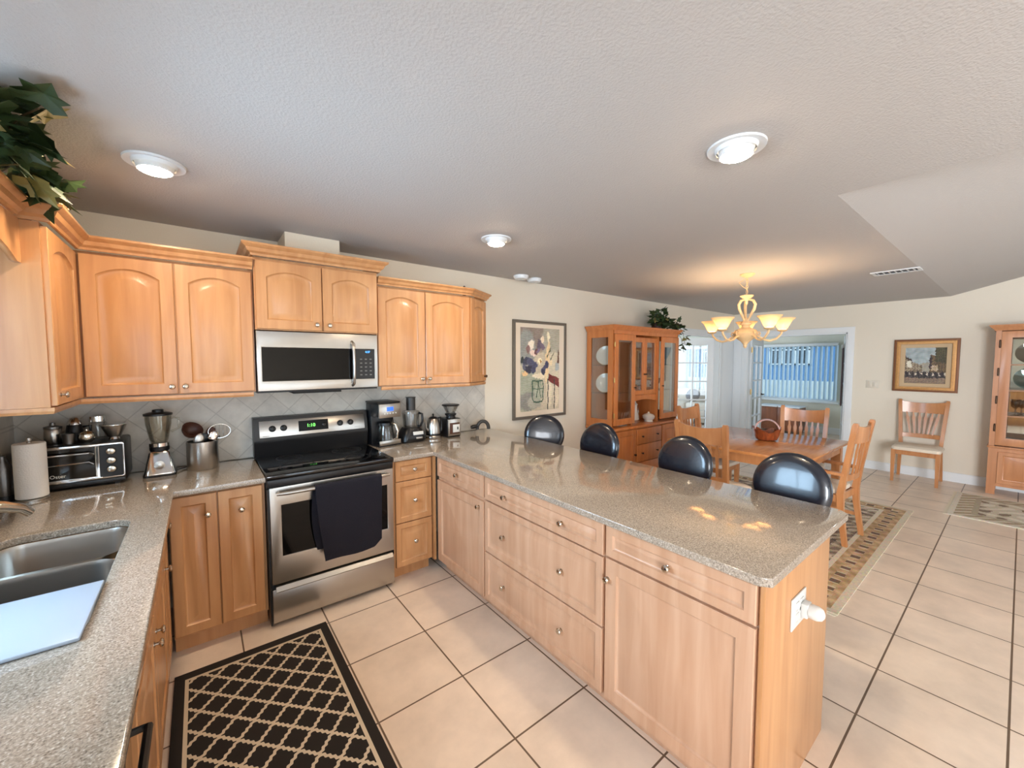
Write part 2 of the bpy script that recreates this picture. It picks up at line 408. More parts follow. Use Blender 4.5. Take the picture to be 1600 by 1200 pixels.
# ceiling: flat over kitchen and dining, sloping up over the living room
mb = MB()
def quad(*p): mb.bm.faces.new([mb.bm.verts.new(q) for q in p])
ZR = H+SL*(YC-YR)
quad((XL, 0, H), (XV, 0, H), (XV, YB, H), (XL, YB, H))
quad((XV, 0, H), (XF, 0, H), (XF, YC, H), (XV, YC, H))
quad((XV, YC, H), (XF, YC, H), (XF, YR, ZR), (XV, YR, ZR))
quad((XV, YR, ZR), (XF, YR, ZR), (XF, YB, H), (XV, YB, H))
mb.bm.faces.new([mb.bm.verts.new(q) for q in ((XV, YC, H), (XV, YR, ZR), (XV, YB, H))])
bmesh.ops.remove_doubles(mb.bm, verts=mb.bm.verts[:], dist=1e-4)
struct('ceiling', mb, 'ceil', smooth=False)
mb = MB(); mb.box(4.8, 7.5, 0.12, 3.62, H, H+0.1); mb.box(XF, 10.7, -2.3, 3.62, H, H+0.1); struct('ceiling_sunroom', mb, 'ceil')
struct('wall_back', flat(rect(XL-0.12, XF+0.1, 0, H), [rect(5.45, 6.97, 0.0005, 2.02)], 0.12, mtx=XZ), 'wall', smooth=False)
struct('wall_left', flat(rect(YB, 0.0, 0, H), [rect(-2.25, -1.25, 1.08, 2.05), rect(-6.6, -4.6, 0.4, 2.1)], 0.12, mtx=tr(XL-0.12, 0, 0) @ YZ), 'wall', smooth=False)
struct('wall_far', flat([(0.0, 0), (YB, 0), (YB, H), (YR, ZR), (YC, H), (0.0, H)], [rect(-1.65, -0.24, 0.0005, 2.02)], 0.12, mtx=tr(XF, 0, 0) @ YZ), 'wall', smooth=False)
struct('wall_front', flat(rect(XL, XF, 0, H), [rect(-0.85, 0.75, 0.1, 2.15), rect(3.5, 6.5, 0.3, 2.3)], 0.12, mtx=tr(0, YB-0.12, 0) @ XZ), 'wall', smooth=False)
struct('wall_sunroom_far', flat(rect(-2.3, 3.62, 0, H), [rect(-0.87, 2.55, 0.70, 1.95)], 0.12, mtx=tr(10.5, 0, 0) @ YZ), 'sunwall', smooth=False)
struct('wall_sunroom_north', flat(rect(4.8, 10.5, 0, H), [rect(5.2, 10.0, 0.3, 2.2)], 0.12, mtx=tr(0, 3.5, 0) @ XZ), 'sunwall', smooth=False)
mb = MB(); mb.box(4.68, 4.8, 0.12, 3.62, 0, H); struct('wall_sunroom_left', mb, 'sunwall')
mb = MB(); mb.box(XF+0.12, 10.5, -2.42, -2.3, 0, H); struct('wall_sunroom_right', mb, 'sunwall')
# duct chase above the middle cabinet
mb = MB(); mb.box(0.19, 0.53, -0.30, 0, 2.225, H-0.001); struct('trim_1', mb, 'wall', smooth=False)
# baseboards
def bb(name, path, h=0.12):
    mb = MB(); mb.sweep([(0, 0), (0.016, 0), (0.016, h-0.02), (0.008, h), (0, h)], path); return struct(name, mb, 'trim')
bb('baseboard_far', [(XF, -1.76), (XF, YB)])
bb('baseboard_back', [(1.86, 0), (5.35, 0)])
bb('baseboard_sunroom', [(10.5, 3.5), (10.5, -2.3)], 0.14)
# door casings
def casing(name, mtx, w, h, cw=0.085, t=0.02):
    o = rect(-cw, w+cw, 0, h+cw)
    me = flat([(-cw, 0), (0, 0), (0, h), (w, h), (w, 0), (w+cw, 0), (w+cw, h+cw), (-cw, h+cw)], [], t, 0.004, mtx=mtx)
    return struct(name, me, 'trim')
casing('trim_2', tr(5.45, -0.02, 0) @ XZ, 1.52, 2.02)
casing('trim_3', tr(XF-0.02, -1.65, 0) @ YZ, 1.41, 2.02)
mb = MB()   # jamb linings
for x in (5.45, 6.952): mb.box(x, x+0.018, 0, 0.12, 0, 2.02)
mb.box(5.45, 6.97, 0, 0.12, 2.002, 2.02); struct('trim_4', mb, 'trim')
mb = MB()
for y in (-1.65, -0.258): mb.box(XF, XF+0.12, y, y+0.018, 0, 2.02)
mb.box(XF, XF+0.12, -1.65, -0.24, 2.002, 2.02); struct('trim_5', mb, 'trim')
mb = MB(); mb.box(7.056, XF-0.0005, -0.012, -0.0005, 0.0, 2.10, 0.003); mb.box(XF-0.012, XF-0.0005, -0.154, -0.0125, 0.0, 2.10, 0.003); struct('trim_8', mb, 'trim')
# French doors, local: hinge at origin, leaf along +x, thickness in y
def french(name, loc, rot, w=0.74, h=1.99, nx=2, ny=5, dark=False):
    e = bpy.data.objects.new(name, None); COL.objects.link(e); e.location = loc; e.rotation_euler = (0, 0, rot); e['kind'] = 'structure'
    st, tp, bt, mu = 0.115, 0.125, 0.24, 0.022
    px = (w-2*st-mu*(nx-1))/nx; pz = (h-tp-bt-mu*(ny-1))/ny
    holes = [rect(st+i*(px+mu), st+i*(px+mu)+px, bt+j*(pz+mu), bt+j*(pz+mu)+pz) for i in range(nx) for j in range(ny)]
    obj('leaf_frame', flat(rect(0.003, w, 0, h), holes, 0.036, mtx=tr(0, -0.018, 0.008) @ XZ), 'trim', e)
    mb = MB(); mb.box(st, w-st, -0.003, 0.003, bt, h-tp); obj('glass_pane', mb, 'glass', e)
    for z in (0.25, 1.03, 1.79):
        mb = MB(); mb.lathe([(0.008, -0.05), (0.008, 0.05)], (0, -0.021, z), 8); mb.box(-0.03, 0.03, -0.022, -0.0185, z-0.045, z+0.045); obj('hinge', mb, 'brass', e)
    mb = MB(); mb.lathe([(0.022, 0), (0.022, 0.006), (0.009, 0.01), (0.009, 0.05)], (w-0.055, -0.018, 0.95), 12, '-y')
    mb.tube([(w-0.055, -0.066, 0.95), (w-0.10, -0.07, 0.95), (w-0.16, -0.066, 0.945)], 0.008, 8); obj('lever_handle', mb, 'bronze', e)
    return e
d = french('door_1', (6.955, 0.100, 0), PI-R(38)); d['label'] = 'white glazed French door leaf ajar in the back wall beside the hutch'
d2 = french('door_2', (XF+0.10, -0.262, 0), R(6)); d2['label'] = 'white glazed French door leaf open into the sunroom, left of the far doorway'
d3 = french('door_3', (XF+0.10, -1.628, 0), R(14)); d3['label'] = 'white glazed French door leaf seen edge-on at the right of the far doorway'

# sunroom window and what lies behind it
e = bpy.data.objects.new('window_1', None); COL.objects.link(e); e['kind'] = 'structure'; e['label'] = 'wide sunroom window behind white vertical blinds'
obj('window_frame', flat(rect(-0.87, 2.55, 0.70, 1.95), [rect(-0.82, 0.80, 0.75, 1.90), rect(0.85, 2.50, 0.75, 1.90)], 0.05, mtx=tr(10.54, 0, 0) @ YZ), 'trim', e)
mb = MB(); mb.box(10.56, 10.566, -0.82, 2.50, 0.75, 1.90); obj('glass_pane', mb, 'glass', e)
mb = MB(); mb.box(10.40, 10.5, -0.93, 2.6, 0.665, 0.70, 0.004); obj('sill', mb, 'trim', e)
def plainwin(name, mtx, w, h, lab):
    e = bpy.data.objects.new(name, None); COL.objects.link(e); e['kind'] = 'structure'; e['label'] = lab
    obj('window_frame', flat(rect(0, w, 0, h), [rect(0.05, w/2-0.02, 0.05, h-0.05), rect(w/2+0.02, w-0.05, 0.05, h-0.05)], 0.05, mtx=mtx), 'trim', e)
    obj('glass_pane', flat(rect(0.05, w-0.05, 0.05, h-0.05), [], 0.004, mtx=mtx @ tr(0, 0, 0.02)), 'glass', e)
plainwin('window_2', tr(XL-0.10, -2.25, 1.08) @ YZ, 1.0, 0.97, 'window above the kitchen sink')
plainwin('window_3', tr(-0.85, YB-0.09, 0.1) @ XZ, 1.6, 2.05, 'patio door behind the kitchen')
plainwin('window_6', tr(3.5, YB-0.09, 0.3) @ XZ, 3.0, 2.0, 'living room window')
plainwin('added_window_north', tr(5.2, 3.54, 0.3) @ XZ, 4.8, 1.9, 'unseen north window added to light the sunroom')  # added opening, only there to let the sunroom lamp in
plainwin('added_window_side', tr(XL-0.10, -6.6, 0.4) @ YZ, 2.0, 1.7, 'unseen side window added to light the room')  # added opening behind the camera for the side lamp
# vertical blind
bl = thing('vertical_blind', 'white vertical blind hanging across the sunroom window', 'blind', (10.44, -0.85, 0.72))
mb = MB(); mb.box(-0.045, 0.03, -0.03, 3.42, 1.20, 1.26, 0.004); obj('headrail', mb, 'trim', bl)
for i in range(39):
    y = i*0.0885; mb = MB(); a = R(38)
    loops = []
    for z in (0.02, 1.20):
        loops.append([])
        for k in range(5):
            s = (k-2)/2*0.044; bow = 0.006*(1-(k-2)**2/4)
            loops[-1].append((s*math.sin(a)+bow*math.cos(a)-0.005, y+s*math.cos(a)-bow*math.sin(a), z))
        loops[-1] += [(p[0]+0.0008, p[1], p[2]) for p in reversed(loops[-1])]
    mb.bridge(loops); obj('vane', mb, 'vane', bl)
# outside: fence, house, lawn
mb = MB(); mb.box(10.9, 30, -12, 16, -0.25, -0.15); g = obj('lawn', mb, 'grass'); tag(g, 'strip of lawn outside beyond the sunroom window', 'lawn'); g['kind'] = 'structure'
fe = thing('garden_fence', 'white board fence outside, seen through the vertical blinds', 'fence', (13.5, 1.5, -0.15))
mb = MB()
for i in range(60): mb.box(0, 0.025, -6+i*0.2, -6+i*0.2+0.19, 0, 1.17)
obj('fence_board', mb, 'fence', fe); mb = MB(); mb.box(0.026, 0.07, -6, 6, 0.25, 0.35); mb.box(0.026, 0.07, -6, 6, 0.92, 1.02); obj('rail', mb, 'fence', fe)
ho = thing('neighbour_house', 'blue neighbouring house outside beyond the fence', 'house', (17, 2, -0.15))
mb = MB(); mb.box(0, 5, -8, 8, 0, 4.2); obj('house_wall', mb, 'bluehouse', ho)
for y in (-3.0, -0.6, 2.0):
    mb = MB(); mb.box(-0.05, 0.0, y, y+1.3, 1.6, 2.7); w_ = obj('house_window', mb, 'blackglass', ho)
    mb = MB()
    for k in range(4): mb.box(-0.07, -0.05, y+k*0.42, y+k*0.42+0.05, 1.6, 2.7)
    for k in range(3): mb.box(-0.07, -0.05, y, y+1.3, 1.6+k*0.53, 1.65+k*0.53)
    obj('window_bar', mb, 'fence', w_)

# backsplash (diagonal tiles), set on the back wall and the left wall
mb = MB(); mb.box(XL+0.008, 1.96, -0.008, 0, 0.9145, 1.3965); struct('trim_6', mb, 'splash', smooth=False)
mb = MB(); mb.box(XL, XL+0.008, -1.25, 0, 0.9145, 1.3965); mb.box(XL, XL+0.008, -3.9, -1.25, 0.9145, 1.08)
o = struct('trim_7', mb, 'splash', smooth=False)
def plate(name, label, loc, rot, n, parts):
    t = thing(name, label, 'wall plate', loc, rot); mb = MB(); mb.box(-0.036*n, 0.036*n, -0.006, -0.0005, -0.058, 0.058, 0.002); obj('cover_plate', mb, 'ivory' if parts == 'switch' else 'white', t)
    for k in range(n):
        x = (k-(n-1)/2)*0.046; mb = MB()
        if parts == 'switch': mb.box(x-0.016, x+0.016, -0.011, -0.006, -0.033, 0.033, 0.002)
        else:
            mb.box(x-0.017, x+0.017, -0.008, -0.006, 0.006, 0.036, 0.003); mb.box(x-0.017, x+0.017, -0.008, -0.006, -0.036, -0.006, 0.003)
        obj('rocker' if parts == 'switch' else 'socket', mb, 'ivory' if parts == 'switch' else 'white', t)
    return t
plate('light_switch', 'white light switch plate on the far wall, left of the gilt landscape', (XF, -1.96, 1.25), R(-90), 2, 'switch')

# ------------------------------------------------------------------ kitchen cabinets
def doormesh(x0, x1, z0, z1, yf, th=0.02, arch=0.0, fr=0.058, flatp=False):
    """raised panel door, front at y=yf looking to -y"""
    mb = MB(); N = 13
    def loop(ins, d, a, ch=0.0):
        l, r, b, t = x0+ins, x1-ins, z0+ins, z1-ins
        pts = [(l, yf+d, b), (r, yf+d, b)]
        cx = (l+r)/2; hw = (r-l)/2
        for i in range(N):
            x = r+(l-r)*i/(N-1); pts.append((x, yf+d, t-a*((x-cx)/hw)**2))
        return pts
    f = min(fr, (x1-x0)*0.3, (z1-z0)*0.3)
    A = arch; s = min(1, (z1-z0)/0.3)
    L = [loop(0, th, 0), loop(0, 0.003, 0), loop(0.003, 0, 0), loop(f, 0, A), loop(f+0.003, 0.006, A), loop(f+0.008, 0.010, A)]
    if flatp: L += [loop(f+0.012, 0.0105, A), loop(f+0.018, 0.008, A)]
    else:
        k = 0.034*s; L += [loop(f+0.011, 0.011, A), loop(f+0.014+k, 0.0025, A*0.95), loop(f+0.018+k, 0.0015, A*0.95)]
    mb.bridge(L)
    return mb
def knob(parent, x, z, yf, m='nickel', s=1.12):
    mb = MB(); mb.lathe([(0.009*s, -0.0005), (0.009*s, 0.002), (0.005*s, 0.004), (0.005*s, 0.013), (0.0125*s, 0.017), (0.0135*s, 0.021), (0.010*s, 0.026), (0.003, 0.028)], (x, yf, z), 14, '-y')
    return obj('knob', mb, m, parent)
def cabinet(name, label, loc, rot, w, d, z0, z1, doors=(), drawers=(), mat='maple', toe=None, arch=0.0, extra=None, fr=0.058, flatp=False):
    """local: face frame at y=0, depth +y, x from 0..w; doors: (x0,x1,z0,z1,knobx,knobz)"""
    t = thing(name, label, 'cabinet', loc, rot)
    mb = MB(); mb.box(0, w, 0, d, z0, z1)
    if toe: mb.box(0.0, w, 0.055, d, 0, z0)
    obj('body', mb, mat, t, smooth=False)
    for q in doors:
        dr = obj('door', doormesh(*q[:4], -0.0205, 0.0200, arch, fr, flatp), mat, t)
        knob(dr, q[4], q[5], -0.0205)
    for q in drawers:
        dr = obj('drawer', doormesh(*q[:4], -0.0205, 0.0200, 0, 0.036, flatp), mat, t)
        for kx in q[4]: knob(dr, kx, q[5], -0.0205)
    return t
UP0, UP1 = 1.397, 2.146
# base cabinet left of range (x -.435..-.003)
cabinet('base_cabinet', 'maple base cabinet with two narrow doors left of the range', (-0.4345, -0.59, 0), 0, 0.4315, 0.585, 0.10, 0.882,
        doors=[(0.003, 0.2035, 0.115, 0.868, 0.163, 0.755), (0.2095, 0.418, 0.115, 0.868, 0.315, 0.748)], toe=True, fr=0.048)
# drawers right of range
cabinet('drawer_cabinet', 'narrow maple cabinet of three drawers right of the range', (0.770, -0.59, 0), 0, 0.300, 0.585, 0.09, 0.882,
        drawers=[(0.016, 0.296, 0.728, 0.874, [0.16], 0.803), (0.016, 0.296, 0.424, 0.722, [0.16], 0.575), (0.016, 0.296, 0.10, 0.418, [0.16], 0.27)], toe=True)
# peninsula: local x = distance toward the camera from y=-.645
YP = -0.645
pl = lambda y: -(y-YP)
fillp = 'maple_daylit'
cabinet('peninsula_cabinet', 'daylight-toned maple peninsula cabinet nearest the range, one drawer over one door', (1.1105, YP, 0), R(-90), 0.631, 0.648, 0.085, 0.882,
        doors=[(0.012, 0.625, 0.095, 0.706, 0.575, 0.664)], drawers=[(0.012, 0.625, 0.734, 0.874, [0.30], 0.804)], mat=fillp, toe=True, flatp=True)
cabinet('peninsula_cabinet', 'daylight-toned maple peninsula cabinet in the middle with three wide drawers', (1.1105, YP-0.632, 0), R(-90), 0.940, 0.648, 0.085, 0.882,
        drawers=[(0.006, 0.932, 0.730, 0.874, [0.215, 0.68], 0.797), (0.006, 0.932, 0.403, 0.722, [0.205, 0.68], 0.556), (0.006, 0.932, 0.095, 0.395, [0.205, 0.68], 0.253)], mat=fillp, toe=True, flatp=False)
cabinet('peninsula_cabinet', 'daylight-toned maple peninsula end cabinet nearest the camera, drawer over large door', (1.1105, YP-1.573, 0), R(-90), 0.612, 0.648, 0.085, 0.882,
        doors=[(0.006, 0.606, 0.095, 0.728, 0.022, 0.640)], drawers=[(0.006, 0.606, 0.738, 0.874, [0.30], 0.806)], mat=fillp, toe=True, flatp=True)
mb = MB(); mb.box(1.098, 1.775, -2.848, -2.832, 0.0, 0.882, 0.002); tag(obj('end_panel', mb, 'maple'), 'plain maple end panel closing the peninsula, with an outlet', 'panel')
mb = MB(); mb.box(1.760, 1.775, -2.831, -0.001, 0.0, 0.882); tag(obj('back_panel', mb, 'maple'), 'plain maple back panel of the peninsula behind the bar stools', 'panel')
mb = MB(); mb.box(1.0745, 1.0895, -0.632, -0.592, 0.085, 0.882); 
tag(obj('corner_filler', mb, 'maple'), 'narrow vertical filler strip in the corner between drawers and peninsula', 'panel')
mb = MB(); mb.box(-0.478, -0.4605, -1.95, -0.937, 0.692, 0.882); mb.box(-1.05, -0.48, -0.9495, -0.937, 0.692, 0.882); tag(obj('sink_apron', mb, 'maple'), 'plain maple apron strip in front of the sink below the counter', 'panel')
# sink run on the left wall, local x = world +y
cabinet('base_cabinet', 'maple base cabinet in the left run with a drawer over a door, beside the corner', (-0.4605, -0.935, 0), R(90), 0.275, 0.60, 0.10, 0.882,
        doors=[(0.008, 0.270, 0.115, 0.70, 0.04, 0.62)], drawers=[(0.008, 0.270, 0.715, 0.868, [0.139], 0.79)], toe=True)
cabinet('sink_cabinet', 'maple sink base cabinet with two doors under the steel sink', (-0.4605, -1.95, 0), R(90), 1.013, 0.60, 0.10, 0.690,
        doors=[(0.008, 0.503, 0.115, 0.682, 0.46, 0.60), (0.509, 1.005, 0.115, 0.682, 0.55, 0.60)], toe=True)
cabinet('base_cabinet', 'maple base cabinet in the left run nearest the camera below the counter', (-0.4605, -3.55, 0), R(90), 0.94, 0.60, 0.10, 0.882,
        doors=[(0.008, 0.465, 0.115, 0.868, 0.42, 0.75), (0.472, 0.932, 0.115, 0.868, 0.515, 0.75)], toe=True)
mb = MB(); dw = thing('dishwasher', 'black dishwasher set into the left run beneath the counter', 'dishwasher', (-0.45, -2.60, 0), R(90))
mb.box(0.005, 0.635, 0.03, 0.60, 0.02, 0.878); obj('body', mb, 'black', dw)
mb = MB(); mb.box(0.008, 0.632, 0.0, 0.029, 0.10, 0.72, 0.004); obj('door', mb, 'blackglass', dw)
mb = MB(); mb.box(0.008, 0.632, -0.005, 0.029, 0.725, 0.87, 0.004); obj('control_panel', mb, 'black', dw)
mb = MB(); mb.tube([(0.08, -0.001, 0.70), (0.08, -0.04, 0.70), (0.56, -0.04, 0.70), (0.56, -0.001, 0.70)], 0.009); obj('handle', mb, 'black', dw)

# wall cabinets
cabinet('wall_cabinet', 'maple wall cabinet with two arched doors left of the microwave', (-0.7665, -0.3455, UP0), 0, 0.7635, 0.340, 0, UP1-UP0,
        doors=[(0.024, 0.388, 0.006, 0.735, 0.3635, 0.048), (0.394, 0.7555, 0.006, 0.735, 0.4215, 0.048)], arch=0.042)
cabinet('wall_cabinet', 'maple wall cabinet with arched door on the left wall beside the sink window', (-0.768, -0.855, UP0), R(90), 0.505, 0.302, 0, UP1-UP0,
        doors=[(0.008, 0.478, 0.006, 0.735, 0.05, 0.05)], arch=0.042)
cabinet('wall_cabinet', 'short maple wall cabinet with two arched doors above the microwave', (0.001, -0.380, 1.783), 0, 0.760, 0.374, 0, 0.445,
        doors=[(0.006, 0.3815, 0.006, 0.425, 0.345, 0.045), (0.3875, 0.754, 0.006, 0.425, 0.425, 0.045)], arch=0.038)
cabinet('wall_cabinet', 'maple wall cabinet with two arched doors right of the microwave', (0.765, -0.3455, UP0), 0, 0.803, 0.340, 0, UP1-UP0,
        doors=[(0.006, 0.383, 0.006, 0.735, 0.355, 0.05), (0.389, 0.797, 0.006, 0.735, 0.415, 0.05)], arch=0.042)
t = thing('ornament', 'tiny black ornament on top of the right wall cabinets', 'ornament', (1.555, -0.295, UP1+0.0005))
mb = MB(); mb.lathe([(0.016, 0), (0.014, 0.006), (0.008, 0.05), (0.012, 0.075), (0.010, 0.088), (0.002, 0.094)], n=14); obj('body', mb, 'black', t)
# angled end cabinet
t = thing('wall_cabinet', 'narrow angled maple end cabinet with arched door at the right of the wall cabinets', 'cabinet', (1.5685, -0.3455, UP0))
mb = MB(); pts = [(0.0, 0.0), (0.272, 0.165), (0.272, 0.340), (0.0, 0.340)]
mb.bridge([[(x, y, 0) for x, y in pts], [(x, y, UP1-UP0) for x, y in pts]]); obj('body', mb, 'maple', t, smooth=False)
LA = math.hypot(0.272, 0.165); AA = math.atan2(0.165, 0.272)
mb = doormesh(0.006, LA-0.006, 0.006, 0.735, -0.0205, 0.02, 0.03); mb.xf(mb.bm.verts, rz(AA)); dr = obj('door', mb, 'maple', t)
mb = MB(); mb.lathe([(0.009, -0.0005), (0.009, 0.002), (0.005, 0.004), (0.005, 0.013), (0.0125, 0.017), (0.0135, 0.021), (0.010, 0.026), (0.003, 0.028)], (LA-0.04, -0.0205, 0.05), 14, '-y')
mb.xf(mb.bm.verts, rz(AA)); obj('knob', mb, 'bronze', dr)
CR = [(0.0, 0.0), (0.012, 0.0), (0.016, 0.012), (0.030, 0.022), (0.038, 0.040), (0.052, 0.050), (0.058, 0.056), (0.058, 0.066), (0.0, 0.066)]
def crown(name, label, path, z, k=1.0, mat='maple'):
    mb = MB(); mb.sweep([(a*k, z+b*k) for a, b in CR], path); return tag(obj(name, mb, mat, ang=16), label, 'molding')
crown('crown_molding', 'maple crown molding along the left wall cabinets and round the corner', [(-0.90, -0.8555), (-0.7465, -0.8555), (-0.7465, -0.367), (-0.004, -0.367)], UP1+0.001)
crown('crown_molding', 'maple crown molding stepping out above the microwave cabinet', [(-0.0005, -0.002), (-0.0005, -0.402), (0.7625, -0.402), (0.7625, -0.002)], 2.2285, 1.05)
crown('crown_molding', 'maple crown molding over the right wall cabinets and angled end', [(0.766, -0.367), (1.570, -0.367), (1.8425, -0.2005), (1.8425, -0.002)], UP1+0.001, 0.85)
LR = [(0, 0), (0.014, 0.0), (0.018, 0.012), (0.018, 0.026), (0, 0.026)]
mb = MB(); mb.sweep([(a, 1.370+b) for a, b in LR], [(-1.07, -0.84), (-0.775, -0.84), (-0.775, -0.375), (-0.02, -0.375)]); 
tag(obj('light_rail', mb, 'maple', ang=16), 'maple light rail under the left wall cabinets', 'molding')
mb = MB(); mb.sweep([(a, 1.370+b) for a, b in LR], [(0.79, -0.345), (1.56, -0.345), (1.825, -0.19), (1.825, -0.01)])
tag(obj('light_rail', mb, 'maple', ang=16), 'maple light rail under the right wall cabinets', 'molding')
# arched valance over the sink window
pts = [(-2.42, 2.145), (-0.856, 2.145), (-0.856, 1.975)] + [(-0.90-1.48*i/16, 1.975+0.10*math.sin(PI*i/16)**0.7) for i in range(17)] + [(-2.42, 1.975)]
crown('crown_molding', 'maple crown molding on the valance over the sink window', [(-0.8195, -2.42), (-0.8195, -0.915)], UP1+0.001, 0.9)
tag(obj('valance', flat(pts, [], 0.02, mtx=tr(-0.84, 0, 0) @ YZ), 'maple', smooth=False), 'arched maple valance over the sink window at the left edge', 'valance')

# ------------------------------------------------------------------ countertops, sink
ZT = 0.914
sink_hole = rrect(-0.905, -0.532, -1.925, -0.965, 0.075)
outer = [(XL+0.009, -3.62), (-0.408, -3.62), (-0.408, -0.638), (-0.002, -0.638), (-0.002, -0.009), (XL+0.009, -0.009)]
tag(obj('countertop', flat(outer, [sink_hole], 0.031, 0.004, mtx=tr(0, 0, ZT-0.031)), 'quartz'), 'speckled grey quartz countertop of the left run with the sink cut into it', 'countertop')
outer = [(0.764, -0.638), (1.07, -0.638), (1.07, -2.835), (1.095, -2.868), (1.955, -2.868), (1.993, -2.83), (1.993, -0.009), (0.764, -0.009)]
tag(obj('countertop', flat(outer, [], 0.031, 0.004, mtx=tr(0, 0, ZT-0.031)), 'quartz'), 'speckled beige quartz countertop of the peninsula reflecting the chandelier', 'countertop')
sk = thing('sink', 'stainless steel double bowl sink set into the left countertop', 'sink', (-0.72, -1.445, 0.70))
def bowl(y0, y1, depth=0.17):
    mb = MB(); L = []
    for ins, z, r in ((0.000, 0.1815, 0.07), (0.004, 0.165, 0.07), (0.010, 0.06, 0.065), (0.022, 0.02, 0.06), (0.055, 0.006, 0.04)):
        L.append([(x, y, z) for x, y in rrect(-0.185+ins, 0.188-ins, y0+ins, y1-ins, r)])
    L2 = [[(x, y, z-0.003) for x, y, z in l] for l in L]
    mb.bridge(L, cap0=False)
    return mb
obj('bowl', bowl(0.150, 0.478), 'steel', sk); obj('bowl', bowl(-0.478, 0.130), 'steel', sk)
mb = MB(); mb.box(-0.17, 0.175, 0.1305, 0.1495, 0.10, 0.170, 0.006); obj('divider', mb, 'steel', sk)
for y in (0.31, -0.17):
    mb = MB(); mb.lathe([(0.045, 0.0065), (0.045, 0.0085), (0.03, 0.0085), (0.028, 0.0065)], (0, y, 0), 20); obj('drain', mb, 'chrome', sk)
mb = MB(); mb.box(-0.935, -0.531, -1.945, -1.620, ZT+0.0005, ZT+0.011, 0.004)
tag(obj('cutting_board', mb, 'board'), 'white cutting board laid over the near sink bowl', 'cutting board')
fa = thing('faucet', 'brushed steel faucet with its spout reaching over the sink', 'faucet', (-0.975, -1.17, ZT))
mb = MB(); mb.lathe([(0.030, 0), (0.030, 0.008), (0.022, 0.014), (0.020, 0.10), (0.023, 0.12)], (0, 0, 0), 18); obj('base', mb, 'nickel', fa)
mb = MB(); mb.tube([(0, 0, 0.115), (0.02, 0.02, 0.150), (0.06, 0.055, 0.162), (0.11, 0.100, 0.152), (0.150, 0.140, 0.125), (0.168, 0.158, 0.098)], [0.019, 0.021, 0.022, 0.021, 0.018, 0.015], 14); obj('spout', mb, 'nickel', fa)
mb = MB(); mb.tube([(0, 0, 0.12), (-0.01, -0.04, 0.14), (-0.02, -0.09, 0.17)], [0.012, 0.01, 0.008], 10); obj('lever_handle', mb, 'nickel', fa)

# ------------------------------------------------------------------ range
ra = thing('range', 'stainless steel electric range with black glass cooktop', 'range', (0.002, -0.64, 0))
RW = 0.758
mb = MB(); mb.box(0.0, RW, 0.03, 0.62, 0.02, 0.895); mb.box(0.0, 0.012, -0.002, 0.03, 0.02, 0.84); mb.box(RW-0.003, RW, 0.012, 0.03, 0.02, 0.84); obj('body', mb, 'black', ra)
mb = MB(); mb.box(-0.001, RW+0.001, -0.012, 0.60, 0.896, 0.921, 0.006); obj('cooktop', mb, 'blackglass', ra)
mb = MB()
for cx, cy, r in ((0.19, 0.16, 0.105), (0.57, 0.16, 0.085), (0.19, 0.43, 0.085), (0.57, 0.43, 0.105)):
    mb.lathe([(r, 0.9213), (r-0.004, 0.9216), (r-0.006, 0.9213)], (cx, cy, 0), 32, cap0=False, cap1=False)
obj('burner_ring', mb, 'steel_dark', ra)
mb = MB(); mb.box(0.004, RW-0.004, -0.006, 0.028, 0.848, 0.893, 0.004); obj('vent_trim', mb, 'black', ra)
mb = MB()
mb2 = flat(rect(0.013, RW-0.004, 0.262, 0.845), [rect(0.072, 0.712, 0.425, 0.735)], 0.030, 0.003, mtx=tr(0, -0.002, 0) @ XZ); dr = obj('oven_door', mb2, 'steel', ra)
mb = MB(); mb.box(0.072, 0.712, 0.004, 0.02, 0.425, 0.735); obj('door_glass', mb, 'ovenglass', dr)
mb = MB(); hz = 0.815
mb.tube([(0.045, -0.040, hz), (0.10, -0.047, hz), (0.38, -0.050, hz), (0.66, -0.047, hz), (0.715, -0.040, hz)], [0.010, 0.013, 0.013, 0.013, 0.010], 12)
for x in (0.055, 0.705): mb.tube([(x, -0.043, hz), (x, -0.001, hz)], 0.011, 10)
obj('handle', mb, 'steel', dr)
mb = MB(); mb.box(0.013, RW-0.004, -0.002, 0.028, 0.028, 0.232, 0.003); dr = obj('storage_drawer', mb, 'steel', ra)
mb = MB(); mb.bridge([[(x, 0.028, 0.258), (x, -0.010, 0.250), (x, -0.026, 0.226), (x, -0.020, 0.218), (x, -0.002, 0.222)] for x in (0.03, RW-0.02)]); obj('drawer_pull', mb, 'steel', dr)
mb = MB(); mb.bridge([[(x, 0.55, 0.921), (x, 0.535, 1.02), (x, 0.530, 1.045), (x, 0.562, 1.195), (x, 0.628, 1.195), (x, 0.628, 0.921)] for x in (-0.006, RW+0.004)]); bk = obj('backguard', mb, 'black', ra)
